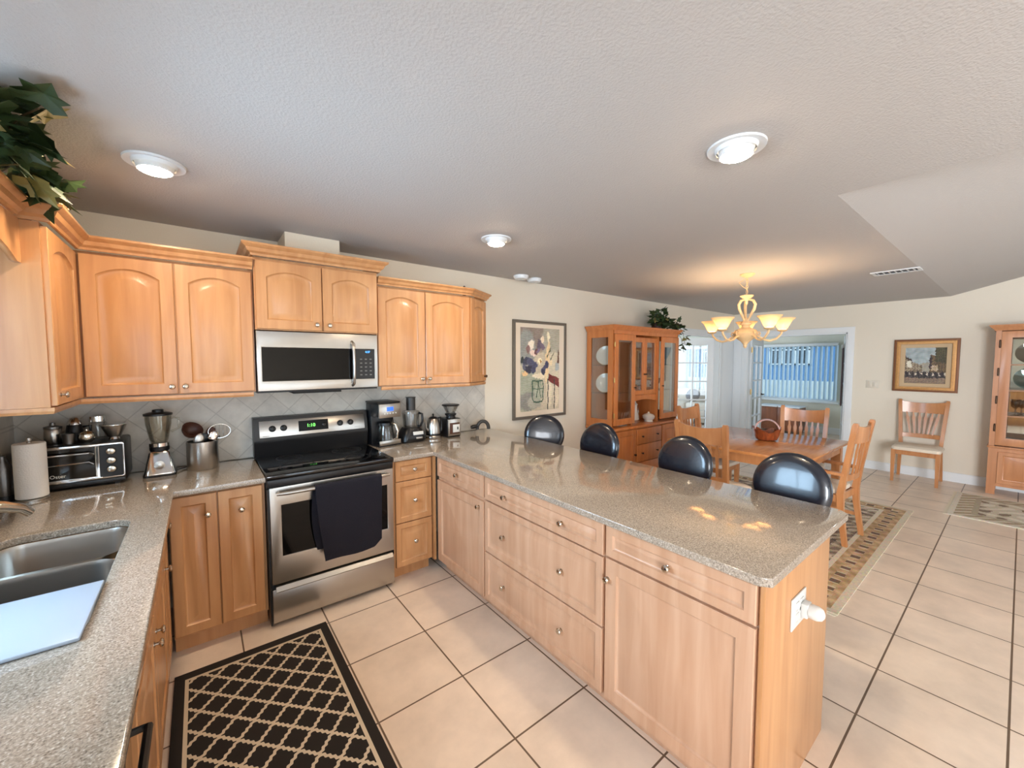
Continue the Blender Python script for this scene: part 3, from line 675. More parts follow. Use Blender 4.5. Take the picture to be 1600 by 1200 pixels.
# control panel plate, tilted like the backguard front
TA = math.atan2(0.032, 0.150)
def onpanel(mb): mb.xf(mb.bm.verts, tr(0, 0.530, 1.045) @ rx(-TA)); return mb
mb = MB(); mb.box(0.028, RW-0.020, -0.004, -0.0005, 0.012, 0.128, 0.001); pn = obj('control_panel', onpanel(mb), 'steel', bk)
for x in (0.105, 0.175, 0.555, 0.632):
    mb = MB(); mb.lathe([(0.022, 0.0045), (0.022, 0.008), (0.018, 0.012), (0.017, 0.026), (0.012, 0.029)], (x, 0, 0.070), 18, '-y'); mb.box(x-0.003, x+0.003, -0.034, -0.028, 0.056, 0.086, 0.001)
    obj('control_knob', onpanel(mb), 'black', pn)
mb = MB(); mb.box(0.27, 0.47, -0.0065, -0.0042, 0.034, 0.110, 0.001); dp = obj('display_panel', onpanel(mb), 'matteblack', pn)
mb = MB(); mb.lathe([(0.016, 0.0066), (0.015, 0.018), (0.010, 0.021)], (0.44, 0, 0.070), 16, '-y'); obj('timer_knob', onpanel(mb), 'black', pn)
tx = text('1:10', 0.034, 'green', pn, 'clock_digits', loc=(0.352, 0, 0)); tx.data.transform(tr(0, 0.530, 1.045) @ rx(-TA) @ tr(0, -0.0072, 0.062))
mb = MB(); mb.box(0.045, 0.085, -0.0045, -0.0041, 0.019, 0.0225); mb.box(0.66, 0.70, -0.0045, -0.0041, 0.030, 0.032); obj('brand_mark', onpanel(mb), 'steel_dark', pn)
# towel over the handle
def towel():
    nx = 26; mb = MB()
    def sec(u):
        pts = []; zb = 0.352+0.006*math.sin(u*9); zb += max(0, u-0.86)*0.30
        for k in range(22):
            f = k/21; z = zb+(0.815-zb)*f
            x0 = 0.247+0.045*(1-f)**1.3; x1 = 0.655-0.006*(1-f)
            fold = 0.006*math.sin(u*10+k*0.06)+0.005*math.sin(u*4.3)
            pts.append((x0+(x1-x0)*u, -0.640-0.071-fold*(1-f), z))
        for k in range(1, 8):
            q = PI*k/8; pts.append((0.247+0.408*u, -0.640-0.050-0.021*math.cos(q), 0.815+0.021*math.sin(q)))
        for k in range(12):
            f = k/11; z = 0.815-0.40*f; pts.append((0.243-0.020*math.sin(f*2.4)+0.03*f*f+(0.400-0.03*f)*u, -0.640-0.029+0.012*f, z))
        return pts
    mb.bridge([sec(i/nx) for i in range(nx+1)], closed_ring=False, cap0=False, cap1=False)
    bmesh.ops.recalc_face_normals(mb.bm, faces=mb.bm.faces[:]); bmesh.ops.solidify(mb.bm, geom=mb.bm.faces[:], thickness=0.004)
    return mb
tag(obj('dish_towel', towel(), 'navy', ang=80), 'dark navy dish towel hanging over the oven door handle', 'towel')

# ------------------------------------------------------------------ microwave
mw = thing('microwave', 'stainless over-the-range microwave with a black glass door', 'microwave', (0.003, -0.373, 1.385))
mb = MB(); mb.box(0, 0.757, 0.022, 0.367, 0.0, 0.394); obj('body', mb, 'black', mw)
me = flat(rect(0.0, 0.757, 0.012, 0.393), [rect(0.028, 0.735, 0.075, 0.290)], 0.022, 0.003, mtx=XZ); fr_ = obj('front_panel', me, 'steel', mw)
mb = MB(); mb.box(0.028, 0.592, 0.003, 0.02, 0.075, 0.290); obj('door_glass', mb, 'ovenglass', mw)
mb = MB(); mb.box(0.597, 0.735, 0.002, 0.02, 0.075, 0.290); cp = obj('control_panel', mb, 'black', mw)
text('4:37', 0.020, 'blue', cp, 'clock_digits', loc=(0.685, 0.0015, 0.262))
mb = MB()
for i in range(3):
    for j in range(5): mb.box(0.630+i*0.034, 0.645+i*0.034, 0.0013, 0.0019, 0.100+j*0.028, 0.108+j*0.028)
obj('button', mb, 'steel_dark', cp)
mb = MB(); mb.tube([(0.575, 0.0, 0.335), (0.577, -0.026, 0.325), (0.577, -0.036, 0.27), (0.577, -0.040, 0.19), (0.577, -0.036, 0.10), (0.577, -0.026, 0.045), (0.575, 0.0, 0.035)], 0.011, 12, sq=1.3); obj('handle', mb, 'steel', mw)
mb = MB(); mb.box(0.20, 0.50, 0.01, 0.20, -0.012, -0.0005); obj('vent_filter', mb, 'matteblack', mw)

# ------------------------------------------------------------------ things on the counter
Z0 = ZT+0.0005
to = thing('toaster_oven', 'black and steel toaster oven in the counter corner', 'toaster oven', (-1.005, -0.272, Z0))
TW, TH = 0.385, 0.235
mb = MB(); mb.box(0.0, TW, 0.012, 0.262, 0.012, TH, 0.012); mb.box(0.004, TW-0.004, 0.0, 0.02, 0.012, 0.036, 0.004)
for x in (0.03, TW-0.05):
    for y in (0.03, 0.22): mb.box(x, x+0.02, y, y+0.02, 0, 0.02)
obj('body', mb, 'black', to)
obj('front_frame', flat(rrect(0.004, TW-0.003, 0.038, TH-0.006, 0.012), [rect(0.018, 0.268, 0.055, 0.215), rrect(0.284, TW-0.010, 0.046, 0.219, 0.008)], 0.012, 0.002, mtx=XZ), 'chrome', to)
mb = MB(); mb.box(0.018, 0.268, 0.003, 0.011, 0.055, 0.215); gl = obj('door_glass', mb, 'blackglass', to)
mb = MB(); mb.tube([(0.035, 0.0, 0.178), (0.035, -0.022, 0.188), (0.25, -0.022, 0.188), (0.262, 0.0, 0.176)], 0.005, 8); obj('handle', mb, 'chrome', to)
mb = MB(); mb.tube([(0.03, 0.0018, 0.130), (0.245, 0.0018, 0.136), (0.262, 0.0018, 0.122)], 0.003, 6); obj('rack', mb, 'chrome', gl)
text('Oster', 0.024, 'white', gl, 'lettering', loc=(0.13, 0.0022, 0.068), rot=(R(90), 0, 0))
mb = MB(); mb.box(0.284, TW-0.010, 0.004, 0.011, 0.046, 0.219); cp = obj('control_panel', mb, 'black', to)
for z in (0.185, 0.135, 0.088):
    mb = MB(); mb.lathe([(0.020, 0.0), (0.020, 0.004), (0.016, 0.018), (0.010, 0.020)], (0.330, 0.004, z), 18, '-y', sx=1.1); obj('control_knob', mb, 'nickel', cp)
ZO = Z0+TH+0.0005
def lathething(name, label, cat, loc, parts, n=22, rot=0):
    t = thing(name, label, cat, loc, rot)
    for pn_, prof, m in parts:
        mb = MB(); mb.lathe(prof, n=n); obj(pn_, mb, m, t)
    return t
lathething('canister', 'ribbed steel canister on top of the toaster oven', 'canister', (-0.902, -0.165, ZO), [('body', [(0.030, 0), (0.033, 0.004), (0.033, 0.075), (0.030, 0.080)], 'steel'), ('lid', [(0.034, 0.0805), (0.034, 0.092), (0.012, 0.098), (0.010, 0.112), (0.003, 0.114)], 'steel_dark')])
t = lathething('coffee_pot', 'black coffee pot with chrome lid on the toaster oven', 'pot', (-0.832, -0.115, ZO), [('body', [(0.038, 0), (0.040, 0.01), (0.030, 0.085), (0.028, 0.09)], 'black'), ('lid', [(0.030, 0.0905), (0.028, 0.105), (0.018, 0.125), (0.006, 0.132)], 'chrome')])
mb = MB(); mb.tube([(0.033, -0.005, 0.075), (0.062, -0.012, 0.08), (0.064, -0.014, 0.03), (0.036, -0.005, 0.02)], 0.006); obj('handle', mb, 'black', t)
lathething('sugar_bowl', 'small round metal sugar bowl in front on the toaster oven', 'bowl', (-0.772, -0.21, ZO), [('body', [(0.018, 0), (0.030, 0.012), (0.034, 0.03), (0.030, 0.046)], 'silver'), ('lid', [(0.031, 0.0465), (0.022, 0.056), (0.006, 0.062), (0.006, 0.070), (0.001, 0.072)], 'silver')])
lathething('jar', 'tall glass jar with chrome lid at the back on the toaster oven', 'jar', (-0.745, -0.09, ZO), [('body', [(0.034, 0), (0.037, 0.006), (0.037, 0.085), (0.032, 0.098)], 'clear'), ('lid', [(0.038, 0.0985), (0.038, 0.128), (0.03, 0.132)], 'chrome')])
t = lathething('cup', 'small black cup with steel band on the toaster oven', 'cup', (-0.838, -0.215, ZO), [('body', [(0.022, 0), (0.026, 0.05), (0.027, 0.055)], 'steel_dark')])
co = thing('colander', 'footed wire mesh colander at the right end of the toaster oven', 'colander', (-0.672, -0.165, ZO))
mb = MB(); mb.lathe([(0.020, 0.012), (0.028, 0.014), (0.052, 0.072), (0.055, 0.080), (0.052, 0.080), (0.026, 0.017), (0.018, 0.015)], n=24, cap0=True, cap1=True); obj('bowl', mb, 'steel', co)
mb = MB(); mb.lathe([(0.052, 0.081), (0.060, 0.081), (0.060, 0.084), (0.052, 0.084)], n=24); obj('rim', mb, 'chrome', co); mb = MB(); mb.lathe([(0.022, 0), (0.024, 0), (0.020, 0.012), (0.018, 0.012)], n=20); obj('foot_ring', mb, 'chrome', co)
pt = thing('paper_towel_roll', 'white paper towel roll on an upright holder', 'paper towel', (-0.942, -0.368, Z0))
mb = MB(); mb.lathe([(0.056, 0), (0.056, 0.008), (0.050, 0.012), (0.010, 0.012), (0.008, 0.285), (0.012, 0.290), (0.010, 0.302), (0.002, 0.306)], n=20); obj('holder', mb, 'steel', pt)
mb = MB(); mb.lathe([(0.020, 0.014), (0.052, 0.014), (0.0545, 0.017), (0.0545, 0.275), (0.052, 0.278), (0.020, 0.278)], n=32); obj('roll', mb, 'paper', pt)
lathething('bottle', 'steel bottle behind the paper towel roll by the left wall', 'bottle', (-1.036, -0.335, Z0), [('body', [(0.027, 0), (0.029, 0.005), (0.029, 0.17), (0.014, 0.20), (0.014, 0.22)], 'steel_dark'), ('base_ring', [(0.0295, 0.002), (0.0295, 0.03)], 'black')])

bd = thing('blender', 'glass jar blender with chrome base beside the toaster oven', 'blender', (-0.483, -0.165, Z0))
mb = MB(); mb.bridge([[(x, y, z) for x, y in rrect(-w, w, -w, w, w*0.3)] for w, z in ((0.072, 0.0), (0.074, 0.012), (0.070, 0.020), (0.047, 0.135), (0.040, 0.142))]); bs = obj('base', mb, 'chrome', bd)
mb = MB(); mb.bridge([[(x, y, z) for x, y in rrect(-w, w, -w, w, w*0.3)] for w, z in ((0.0755, 0.0), (0.0762, 0.010), (0.074, 0.013))]); obj('foot', mb, 'black', bd)
mb = MB(); mb.lathe([(0.024, 0.0), (0.024, 0.004), (0.014, 0.006), (0.014, 0.016), (0.004, 0.018)], (0, -0.064, 0.066), 18, '-y'); obj('dial', mb, 'steel', bs)
mb = MB(); mb.lathe([(0.044, 0.143), (0.046, 0.150), (0.046, 0.165), (0.042, 0.168)], n=24); obj('collar', mb, 'black', bd)
mb = MB(); mb.lathe([(0.044, 0.1685), (0.047, 0.170), (0.047, 0.190), (0.042, 0.192)], n=24); obj('jar_ring', mb, 'chrome', bd)
mb = MB(); mb.lathe([(0.038, 0.193), (0.044, 0.21), (0.060, 0.30), (0.062, 0.352), (0.059, 0.352), (0.057, 0.30), (0.041, 0.212), (0.036, 0.198)], n=28, cap0=True, cap1=True)
mb.tube([(0.058, 0, 0.335), (0.092, 0, 0.330), (0.094, 0, 0.27), (0.056, 0, 0.25)], 0.007, 8); obj('jar', mb, 'amber', bd)
mb = MB(); mb.lathe([(0.058, 0.3525), (0.067, 0.353), (0.067, 0.364), (0.050, 0.370), (0.028, 0.372), (0.026, 0.386), (0.018, 0.388)], n=28); obj('lid', mb, 'black', bd)
cr_ = thing('utensil_crock', 'brushed steel utensil crock left of the range', 'crock', (-0.280, -0.145, Z0))
mb = MB(); mb.lathe([(0.080, 0), (0.082, 0.004), (0.082, 0.172), (0.080, 0.174), (0.077, 0.172), (0.077, 0.006), (0.01, 0.005)], n=36); obj('body', mb, 'steel', cr_)
def utensil(name, label, tip, base, head, mat, hm=None):
    t = thing(name, label, 'utensil', (-0.280, -0.145, Z0))
    mb = MB(); mb.tube([base, tip], 0.005, 8); obj('handle', mb, mat, t)
    mb = head(Vector(tip)); obj('head', mb, hm or mat, t); return t
def ladlehead(p):
    mb = MB(); v = mb.lathe([(0.004, -0.050), (0.034, -0.038), (0.052, -0.010), (0.056, 0.010), (0.052, 0.010), (0.047, -0.010), (0.030, -0.033), (0.003, -0.044)], n=20)
    mb.xf(v, tr(*(p+Vector((-0.012, 0, 0.030)))) @ ry(R(28)) @ rx(R(40))); return mb
def spoonhead(p):
    mb = MB(); v = mb.ball((0, 0, 0.032), (0.027, 0.008, 0.040)); mb.xf(v, tr(*p) @ ry(R(14))); return mb
def ringhead(p):
    mb = MB(); mb.tube([(p.x+0.058*math.cos(a), p.y+0.006*math.sin(a), p.z+0.030+0.044*math.sin(a)) for a in [2*PI*i/28 for i in range(28)]], 0.0022, 6, closed=True)
    for k in range(-2, 3): mb.tube([(p.x+0.02*k, p.y, p.z+0.03-0.040*math.sqrt(1-(k*0.34)**2)), (p.x+0.02*k, p.y+0.015, p.z+0.03), (p.x+0.02*k, p.y, p.z+0.03+0.040*math.sqrt(1-(k*0.34)**2))], 0.0008, 4)
    return mb
def spathead(p):
    mb = MB(); v = mb.box(-0.028, 0.028, -0.002, 0.002, 0, 0.055, 0.0018); mb.xf(v, tr(*p) @ ry(R(20))); return mb
utensil('ladle', 'large brown wooden ladle leaning left in the utensil crock', (-0.036, 0.0, 0.215), (0.015, 0.01, 0.012), ladlehead, 'brownwood')
utensil('serving_spoon', 'brown serving spoon standing at the right of the utensil crock', (0.035, 0.012, 0.185), (0.005, 0.03, 0.012), spoonhead, 'brownwood')
utensil('strainer', 'wire strainer ring leaning right out of the utensil crock', (0.088, -0.005, 0.195), (0.00, -0.02, 0.012), ringhead, 'chrome')
utensil('metal_spoon', 'shiny metal spoon at the front right of the utensil crock', (0.045, -0.035, 0.165), (0.0, -0.045, 0.012), spoonhead, 'chrome')
utensil('spatula', 'black spatula in the middle of the utensil crock', (0.0, -0.01, 0.165), (-0.02, -0.02, 0.012), spathead, 'black')
utensil('metal_spoon', 'small steel spoon at the front left of the utensil crock', (-0.025, -0.045, 0.155), (-0.01, -0.05, 0.012), spoonhead, 'steel')

cm = thing('coffee_maker', 'black and steel drip coffee maker right of the range', 'coffee maker', (0.882, -0.16, Z0), R(8))
mb = MB(); mb.box(-0.095, 0.095, 0.035, 0.125, 0.0, 0.335, 0.008); mb.box(-0.095, 0.095, -0.085, 0.13, 0.0, 0.012, 0.004); mb.box(-0.093, 0.093, -0.075, 0.13, 0.232, 0.338, 0.008)
mb.box(-0.097, 0.097, -0.082, 0.13, 0.3385, 0.352, 0.005); obj('body', mb, 'black', cm)
mb = MB(); mb.box(-0.092, 0.092, -0.092, -0.0755, 0.228, 0.338, 0.004); tf = obj('front_panel', mb, 'steel', cm)
mb = MB(); mb.box(-0.092, 0.092, -0.092, -0.08, 0.012, 0.048, 0.003); obj('base_panel', mb, 'steel', cm)
mb = MB(); mb.box(-0.028, 0.028, -0.0945, -0.0922, 0.280, 0.312, 0.001); obj('display', mb, 'lcd', tf)
mb = MB()
for i in range(5): mb.lathe([(0.006, 0.0002), (0.006, 0.004), (0.004, 0.005)], (-0.048+i*0.024, -0.0922, 0.262), 10, '-y')
obj('button', mb, 'white', tf)
mb = MB(); mb.lathe([(0.060, 0.0125), (0.068, 0.02), (0.072, 0.06), (0.060, 0.135), (0.052, 0.16), (0.049, 0.16), (0.068, 0.06), (0.060, 0.016)], (-0.005, -0.022, 0), 26); ca = obj('carafe', mb, 'clear', cm)
mb = MB(); mb.lathe([(0.052, 0.1605), (0.055, 0.163), (0.053, 0.182), (0.03, 0.19)], (-0.005, -0.022, 0), 24); obj('carafe_lid', mb, 'black', ca)
mb = MB(); mb.tube([(0.022, -0.072, 0.178), (0.040, -0.105, 0.172), (0.048, -0.118, 0.12), (0.044, -0.112, 0.06), (0.026, -0.080, 0.048)], [0.009, 0.011, 0.011, 0.010, 0.007], 10); obj('carafe_handle', mb, 'nickel', ca)
fp = thing('food_processor', 'black food processor with clear bowl right of the coffee maker', 'food processor', (1.112, -0.150, Z0))
mb = MB(); mb.bridge([[(x, y, z) for x, y in rrect(-w, w, -d_, d_, 0.05)] for w, d_, z in ((0.100, 0.085, 0), (0.108, 0.092, 0.012), (0.106, 0.09, 0.05), (0.078, 0.075, 0.105), (0.070, 0.068, 0.118))]); fb = obj('base', mb, 'black', fp)
mb = MB(); v = mb.box(-0.045, 0.045, -0.004, 0.0, -0.014, 0.014, 0.0018); mb.xf(v, tr(0.025, -0.0855, 0.075) @ rx(R(-18))); obj('badge', mb, 'white', fb)
mb = MB(); v = mb.box(-0.028, 0.028, -0.004, 0.004, -0.008, 0.008, 0.002); mb.xf(v, tr(0.032, -0.0925, 0.036)); obj('paddle_switch', mb, 'steel', fb)
mb = MB(); mb.lathe([(0.060, 0.119), (0.064, 0.125), (0.072, 0.235), (0.069, 0.235), (0.060, 0.125)], n=28); fbw = obj('bowl', mb, 'clear', fp)
mb = MB(); mb.lathe([(0.073, 0.2355), (0.075, 0.238), (0.073, 0.252), (0.045, 0.262), (0.040, 0.262)], n=28); obj('lid', mb, 'clear', fp)
mb = MB(); mb.lathe([(0.038, 0.2625), (0.038, 0.365), (0.042, 0.368), (0.042, 0.372), (0.030, 0.372)], n=24); obj('feed_tube', mb, 'darkgrey', fp)
mb = MB(); mb.tube([(0.050, -0.048, 0.238), (0.066, -0.076, 0.232), (0.068, -0.08, 0.17), (0.058, -0.062, 0.13), (0.046, -0.040, 0.128)], 0.010, 10); obj('handle', mb, 'black', fbw)
kt = thing('electric_kettle', 'steel electric kettle on its base between food processor and grinder', 'kettle', (1.318, -0.150, Z0))
mb = MB(); mb.lathe([(0.070, 0), (0.072, 0.006), (0.072, 0.022), (0.064, 0.030)], n=28, sy=0.85); obj('power_base', mb, 'steel', kt)
mb = MB(); mb.lathe([(0.060, 0.031), (0.060, 0.044)], n=28); obj('base_ring', mb, 'black', kt)
mb = MB(); mb.lathe([(0.066, 0.0445), (0.067, 0.055), (0.058, 0.13), (0.044, 0.17), (0.040, 0.174)], n=28); kb = obj('body', mb, 'steel', kt)
mb = MB(); mb.lathe([(0.041, 0.1745), (0.028, 0.186), (0.008, 0.190), (0.006, 0.198), (0.009, 0.206), (0.005, 0.214)], n=20); obj('lid', mb, 'black', kt)
mb = MB(); mb.tube([(0.040, 0.0, 0.170), (0.070, 0.0, 0.175), (0.082, 0.0, 0.14), (0.080, 0.0, 0.08), (0.072, 0.0, 0.052)], 0.008, 8); obj('handle', mb, 'black', kb)
mb = MB(); mb.tube([(-0.060, -0.02, 0.075), (-0.082, -0.025, 0.10), (-0.084, -0.025, 0.15), (-0.092, -0.028, 0.172)], [0.010, 0.008, 0.006, 0.005], 8); obj('spout', mb, 'steel', kb)
gr = thing('coffee_grinder', 'coffee grinder with glass hopper, rightmost of the small appliances', 'grinder', (1.486, -0.160, Z0))
mb = MB(); mb.box(-0.068, 0.068, -0.060, 0.08, 0.0, 0.165, 0.008); gb = obj('body', mb, 'black', gr)
mb = MB(); mb.box(-0.060, 0.066, -0.066, -0.0605, 0.012, 0.160, 0.002); obj('front_panel', mb, 'steel', gb)
mb = MB(); mb.box(-0.045, 0.052, -0.071, -0.0665, 0.030, 0.128, 0.002); bn = obj('bean_bin', mb, 'brownwood', gb)
mb = MB(); mb.box(-0.018, 0.050, -0.0735, -0.0712, 0.042, 0.112, 0.0005); lb = obj('paper_label', mb, 'white', bn)
mb = MB(); mb.box(0.024, 0.036, -0.0742, -0.0736, 0.066, 0.090); obj('label_mark', mb, 'black', lb)
mb = MB(); mb.lathe([(0.045, 0.1655), (0.040, 0.185), (0.050, 0.190), (0.052, 0.205), (0.040, 0.208)], n=24); obj('collar', mb, 'black', gr)
mb = MB(); mb.lathe([(0.038, 0.2085), (0.042, 0.215), (0.072, 0.275), (0.069, 0.275), (0.040, 0.218)], n=28); obj('hopper', mb, 'clear', gr)
mb = MB(); mb.lathe([(0.078, 0.2755), (0.080, 0.279), (0.076, 0.286), (0.02, 0.290)], n=28); obj('hopper_lid', mb, 'black', gr)
rg = thing('ring_gadget', 'dark ring-shaped gadget with a stub handle in the counter corner', 'gadget', (1.875, -0.10, Z0))
mb = MB(); mb.tube([(0.052*math.cos(a), 0.02*math.cos(a)*-1, 0.020+0.070*math.sin(a)) for a in [R(-6)+R(192)*i/20 for i in range(21)]], 0.017, 12); obj('ring', mb, 'darkgrey', rg)
mb = MB(); mb.tube([(-0.05, 0.02, 0.045), (-0.095, 0.03, 0.040), (-0.115, 0.035, 0.036)], [0.018, 0.020, 0.014], 12); obj('stub_handle', mb, 'black', rg)
# cords
mb = MB(); mb.tube([(0.985, -0.03, 1.20), (1.0, -0.022, 1.14), (1.012, -0.02, 1.06), (0.992, -0.03, 0.99), (0.985, -0.05, 0.935), (1.0, -0.06, 0.921)], 0.003, 6); tag(obj('power_cord', mb, 'black'), 'black power cord hanging behind the coffee maker', 'cord')
mb = MB(); mb.tube([(-0.405, -0.13, 0.921), (-0.38, -0.09, 0.9185), (-0.33, -0.05, 0.9185), (-0.22, -0.035, 0.9185)], 0.003, 6); tag(obj('power_cord', mb, 'black'), 'black power cord lying between blender and utensil crock', 'cord')
# outlet and night light on the peninsula end
ol = plate('outlet', 'white double outlet plate on the peninsula end panel', (1.400, -2.848, 0.690), 0, 2, 'socket')
nl = thing('night_light', 'white plug-in night light in the peninsula outlet', 'night light', (1.425, -2.8565, 0.690))
mb = MB(); mb.box(-0.020, 0.024, -0.022, 0.0, -0.030, 0.022, 0.004); obj('plug_body', mb, 'white', nl)
mb = MB(); mb.lathe([(0.024, 0.022), (0.026, 0.028), (0.026, 0.046), (0.020, 0.060), (0.008, 0.067)], (0.002, 0, -0.004), 18, '-y'); obj('lens', mb, 'white', nl)
tg = thing('floor_mat', 'black kitchen mat with beige trellis pattern on the tile floor', 'mat', (-0.080, -1.435, 0.0))
mb = MB(); mb.box(-0.352, 0.352, -0.665, 0.665, 0.0005, 0.009, 0.003); obj('mat_body', mb, 'trellis', tg)

# ------------------------------------------------------------------ ceiling fixtures
def downlight(label, x, y, tilt):
    t = thing('recessed_light', label, 'ceiling light', (x, y, H), tilt, 'recessed ceiling lights')
    mb = MB(); mb.lathe([(0.072, -0.020), (0.078, -0.004), (0.104, -0.009), (0.106, -0.001), (0.070, -0.001)], n=36, cap0=False, cap1=False); obj('trim_ring', mb, 'trim', t)
    mb = MB(); v = mb.lathe([(0.064, -0.002), (0.066, -0.012), (0.060, -0.036), (0.055, -0.036), (0.052, -0.026)], n=32, cap0=False, cap1=False); obj('eyeball', mb, 'trim', t)
    mb = MB(); mb.lathe([(0.0535, -0.034), (0.048, -0.041), (0.030, -0.046), (0.002, -0.048)], n=28, cap0=False); obj('bulb', mb, 'downlight', t)
    return t
downlight('lit recessed ceiling light above the sink side, leftmost in the ceiling', -0.400, -0.985, 0)
downlight('lit recessed ceiling light above the near end of the peninsula', 1.425, -2.575, 0)
downlight('lit recessed ceiling light in front of the right wall cabinets', 1.375, -1.02, 0)
for x, y, lab in ((2.27, -0.20, 'white round smoke detector on the ceiling, nearer the cabinets'), (2.475, -0.165, 'white round smoke detector on the ceiling, nearer the iris picture')):
    t = thing('smoke_detector', lab, 'smoke detector', (x, y, H)); mb = MB(); mb.lathe([(0.075, -0.001), (0.075, -0.016), (0.062, -0.034), (0.02, -0.038)], n=28); obj('housing', mb, 'trim', t)
    mb = MB(); mb.lathe([(0.012, -0.0385), (0.010, -0.042)], n=12); obj('test_button', mb, 'white', t)
t = thing('air_vent', 'white slatted air vent in the ceiling near the far wall', 'vent', (4.93, -2.535, H))
obj('vent_frame', flat(rect(-0.10, 0.10, -0.17, 0.17), [rect(-0.075, 0.075, -0.145, 0.145)], 0.008, 0.002, mtx=tr(0, 0, -0.0095)), 'trim', t)
mb = MB(); mb.box(-0.075, 0.075, -0.145, 0.145, -0.003, -0.0012); obj('duct_shade_sheet', mb, 'grey', t)  # grey sheet standing in for the shade inside the duct
for k in range(7):
    mb = MB(); y = -0.125+k*0.0415; v = mb.box(-0.075, 0.075, -0.012, 0.012, -0.0006, 0.0006); mb.xf(v, tr(0, y, -0.010) @ rx(R(28))); obj('slat', mb, 'trim', t)

# chandelier
ch = thing('chandelier', 'cream five-arm chandelier with lit bell shades over the dining table', 'chandelier', (3.957, -1.619, H))
mb = MB(); mb.lathe([(0.068, -0.001), (0.066, -0.010), (0.040, -0.028), (0.012, -0.036)], n=24); obj('canopy', mb, 'ceramic_cream', ch)
mb = MB()
for i in range(6):
    z = -0.045-i*0.026; a = i*PI/2
    mb.tube([(0.009*math.cos(t_)*math.cos(a), 0.009*math.cos(t_)*math.sin(a), z+0.018*math.sin(t_)) for t_ in [2*PI*k/12 for k in range(12)]], 0.0028, 5, closed=True)
obj('chain', mb, 'ceramic_cream', ch)
mb = MB(); mb.tube([(0.0, 0, -0.035), (-0.06, 0.05, -0.085), (-0.03, 0.03, -0.12), (0.012, 0, -0.15), (0.0, 0, -0.20)], 0.003, 6); obj('cord', mb, 'ceramic_cream', ch)
mb = MB(); mb.lathe([(0.010, -0.198), (0.058, -0.208), (0.060, -0.214), (0.038, -0.238), (0.026, -0.250), (0.010, -0.262), (0.012, -0.285), (0.004, -0.305)], n=24); obj('crown_cup', mb, 'ceramic_cream', ch)
for k in range(3):
    a = k*2*PI/3+0.5; mb = MB()
    mb.tube([(r*math.cos(a), r*math.sin(a), z) for r, z in ((0.026, -0.250), (0.060, -0.262), (0.080, -0.300), (0.072, -0.345), (0.048, -0.39), (0.022, -0.44), (0.016, -0.475))], [0.010, 0.013, 0.013, 0.013, 0.012, 0.010, 0.010], 10); obj('scroll', mb, 'ceramic_cream', ch)
mb = MB(); mb.lathe([(0.010, -0.42), (0.030, -0.462), (0.052, -0.478), (0.050, -0.492), (0.034, -0.500), (0.040, -0.520), (0.092, -0.545), (0.112, -0.578), (0.095, -0.612), (0.056, -0.642), (0.040, -0.655), (0.026, -0.672), (0.016, -0.690), (0.018, -0.705), (0.003, -0.722)], n=28); obj('center_body', mb, 'ceramic_cream', ch)
v2c = math.atan2(cam.location.y+1.619, cam.location.x-3.957)   # towards the camera side
for k in range(5):
    a = v2c+R(35+72*k); ca_, sa_ = math.cos(a), math.sin(a); pol = lambda r, z: (r*ca_, r*sa_, z)
    mb = MB(); mb.tube([pol(r, z) for r, z in ((0.060, -0.565), (0.095, -0.600), (0.125, -0.612), (0.165, -0.640), (0.215, -0.652), (0.270, -0.632), (0.308, -0.590), (0.318, -0.560))], [0.012, 0.011, 0.010, 0.010, 0.010, 0.010, 0.010, 0.010], 8)
    mb.tube([pol(r, z) for r, z in ((0.110, -0.606), (0.132, -0.582), (0.122, -0.562), (0.100, -0.570))], 0.006, 6)
    ar = obj('arm', mb, 'ceramic_cream', ch)
    mb = MB(); mb.lathe([(0.012, -0.566), (0.040, -0.556), (0.044, -0.546), (0.030, -0.543), (0.016, -0.530)], pol(0.320, 0), 18); obj('cup', mb, 'ceramic_cream', ar)
    mb = MB(); mb.lathe([(0.034, -0.541), (0.048, -0.520), (0.062, -0.490), (0.078, -0.462), (0.104, -0.437), (0.1015, -0.437), (0.075, -0.465), (0.059, -0.493), (0.045, -0.522), (0.031, -0.541)], pol(0.320, 0), 28, cap0=False, cap1=False); obj('glass_shade', mb, 'shade', ar)
    mb = MB(); mb.lathe([(0.012, -0.530), (0.014, -0.522), (0.026, -0.500), (0.028, -0.485), (0.020, -0.468), (0.004, -0.460)], pol(0.320, 0), 14); obj('bulb', mb, 'bulb', ar)

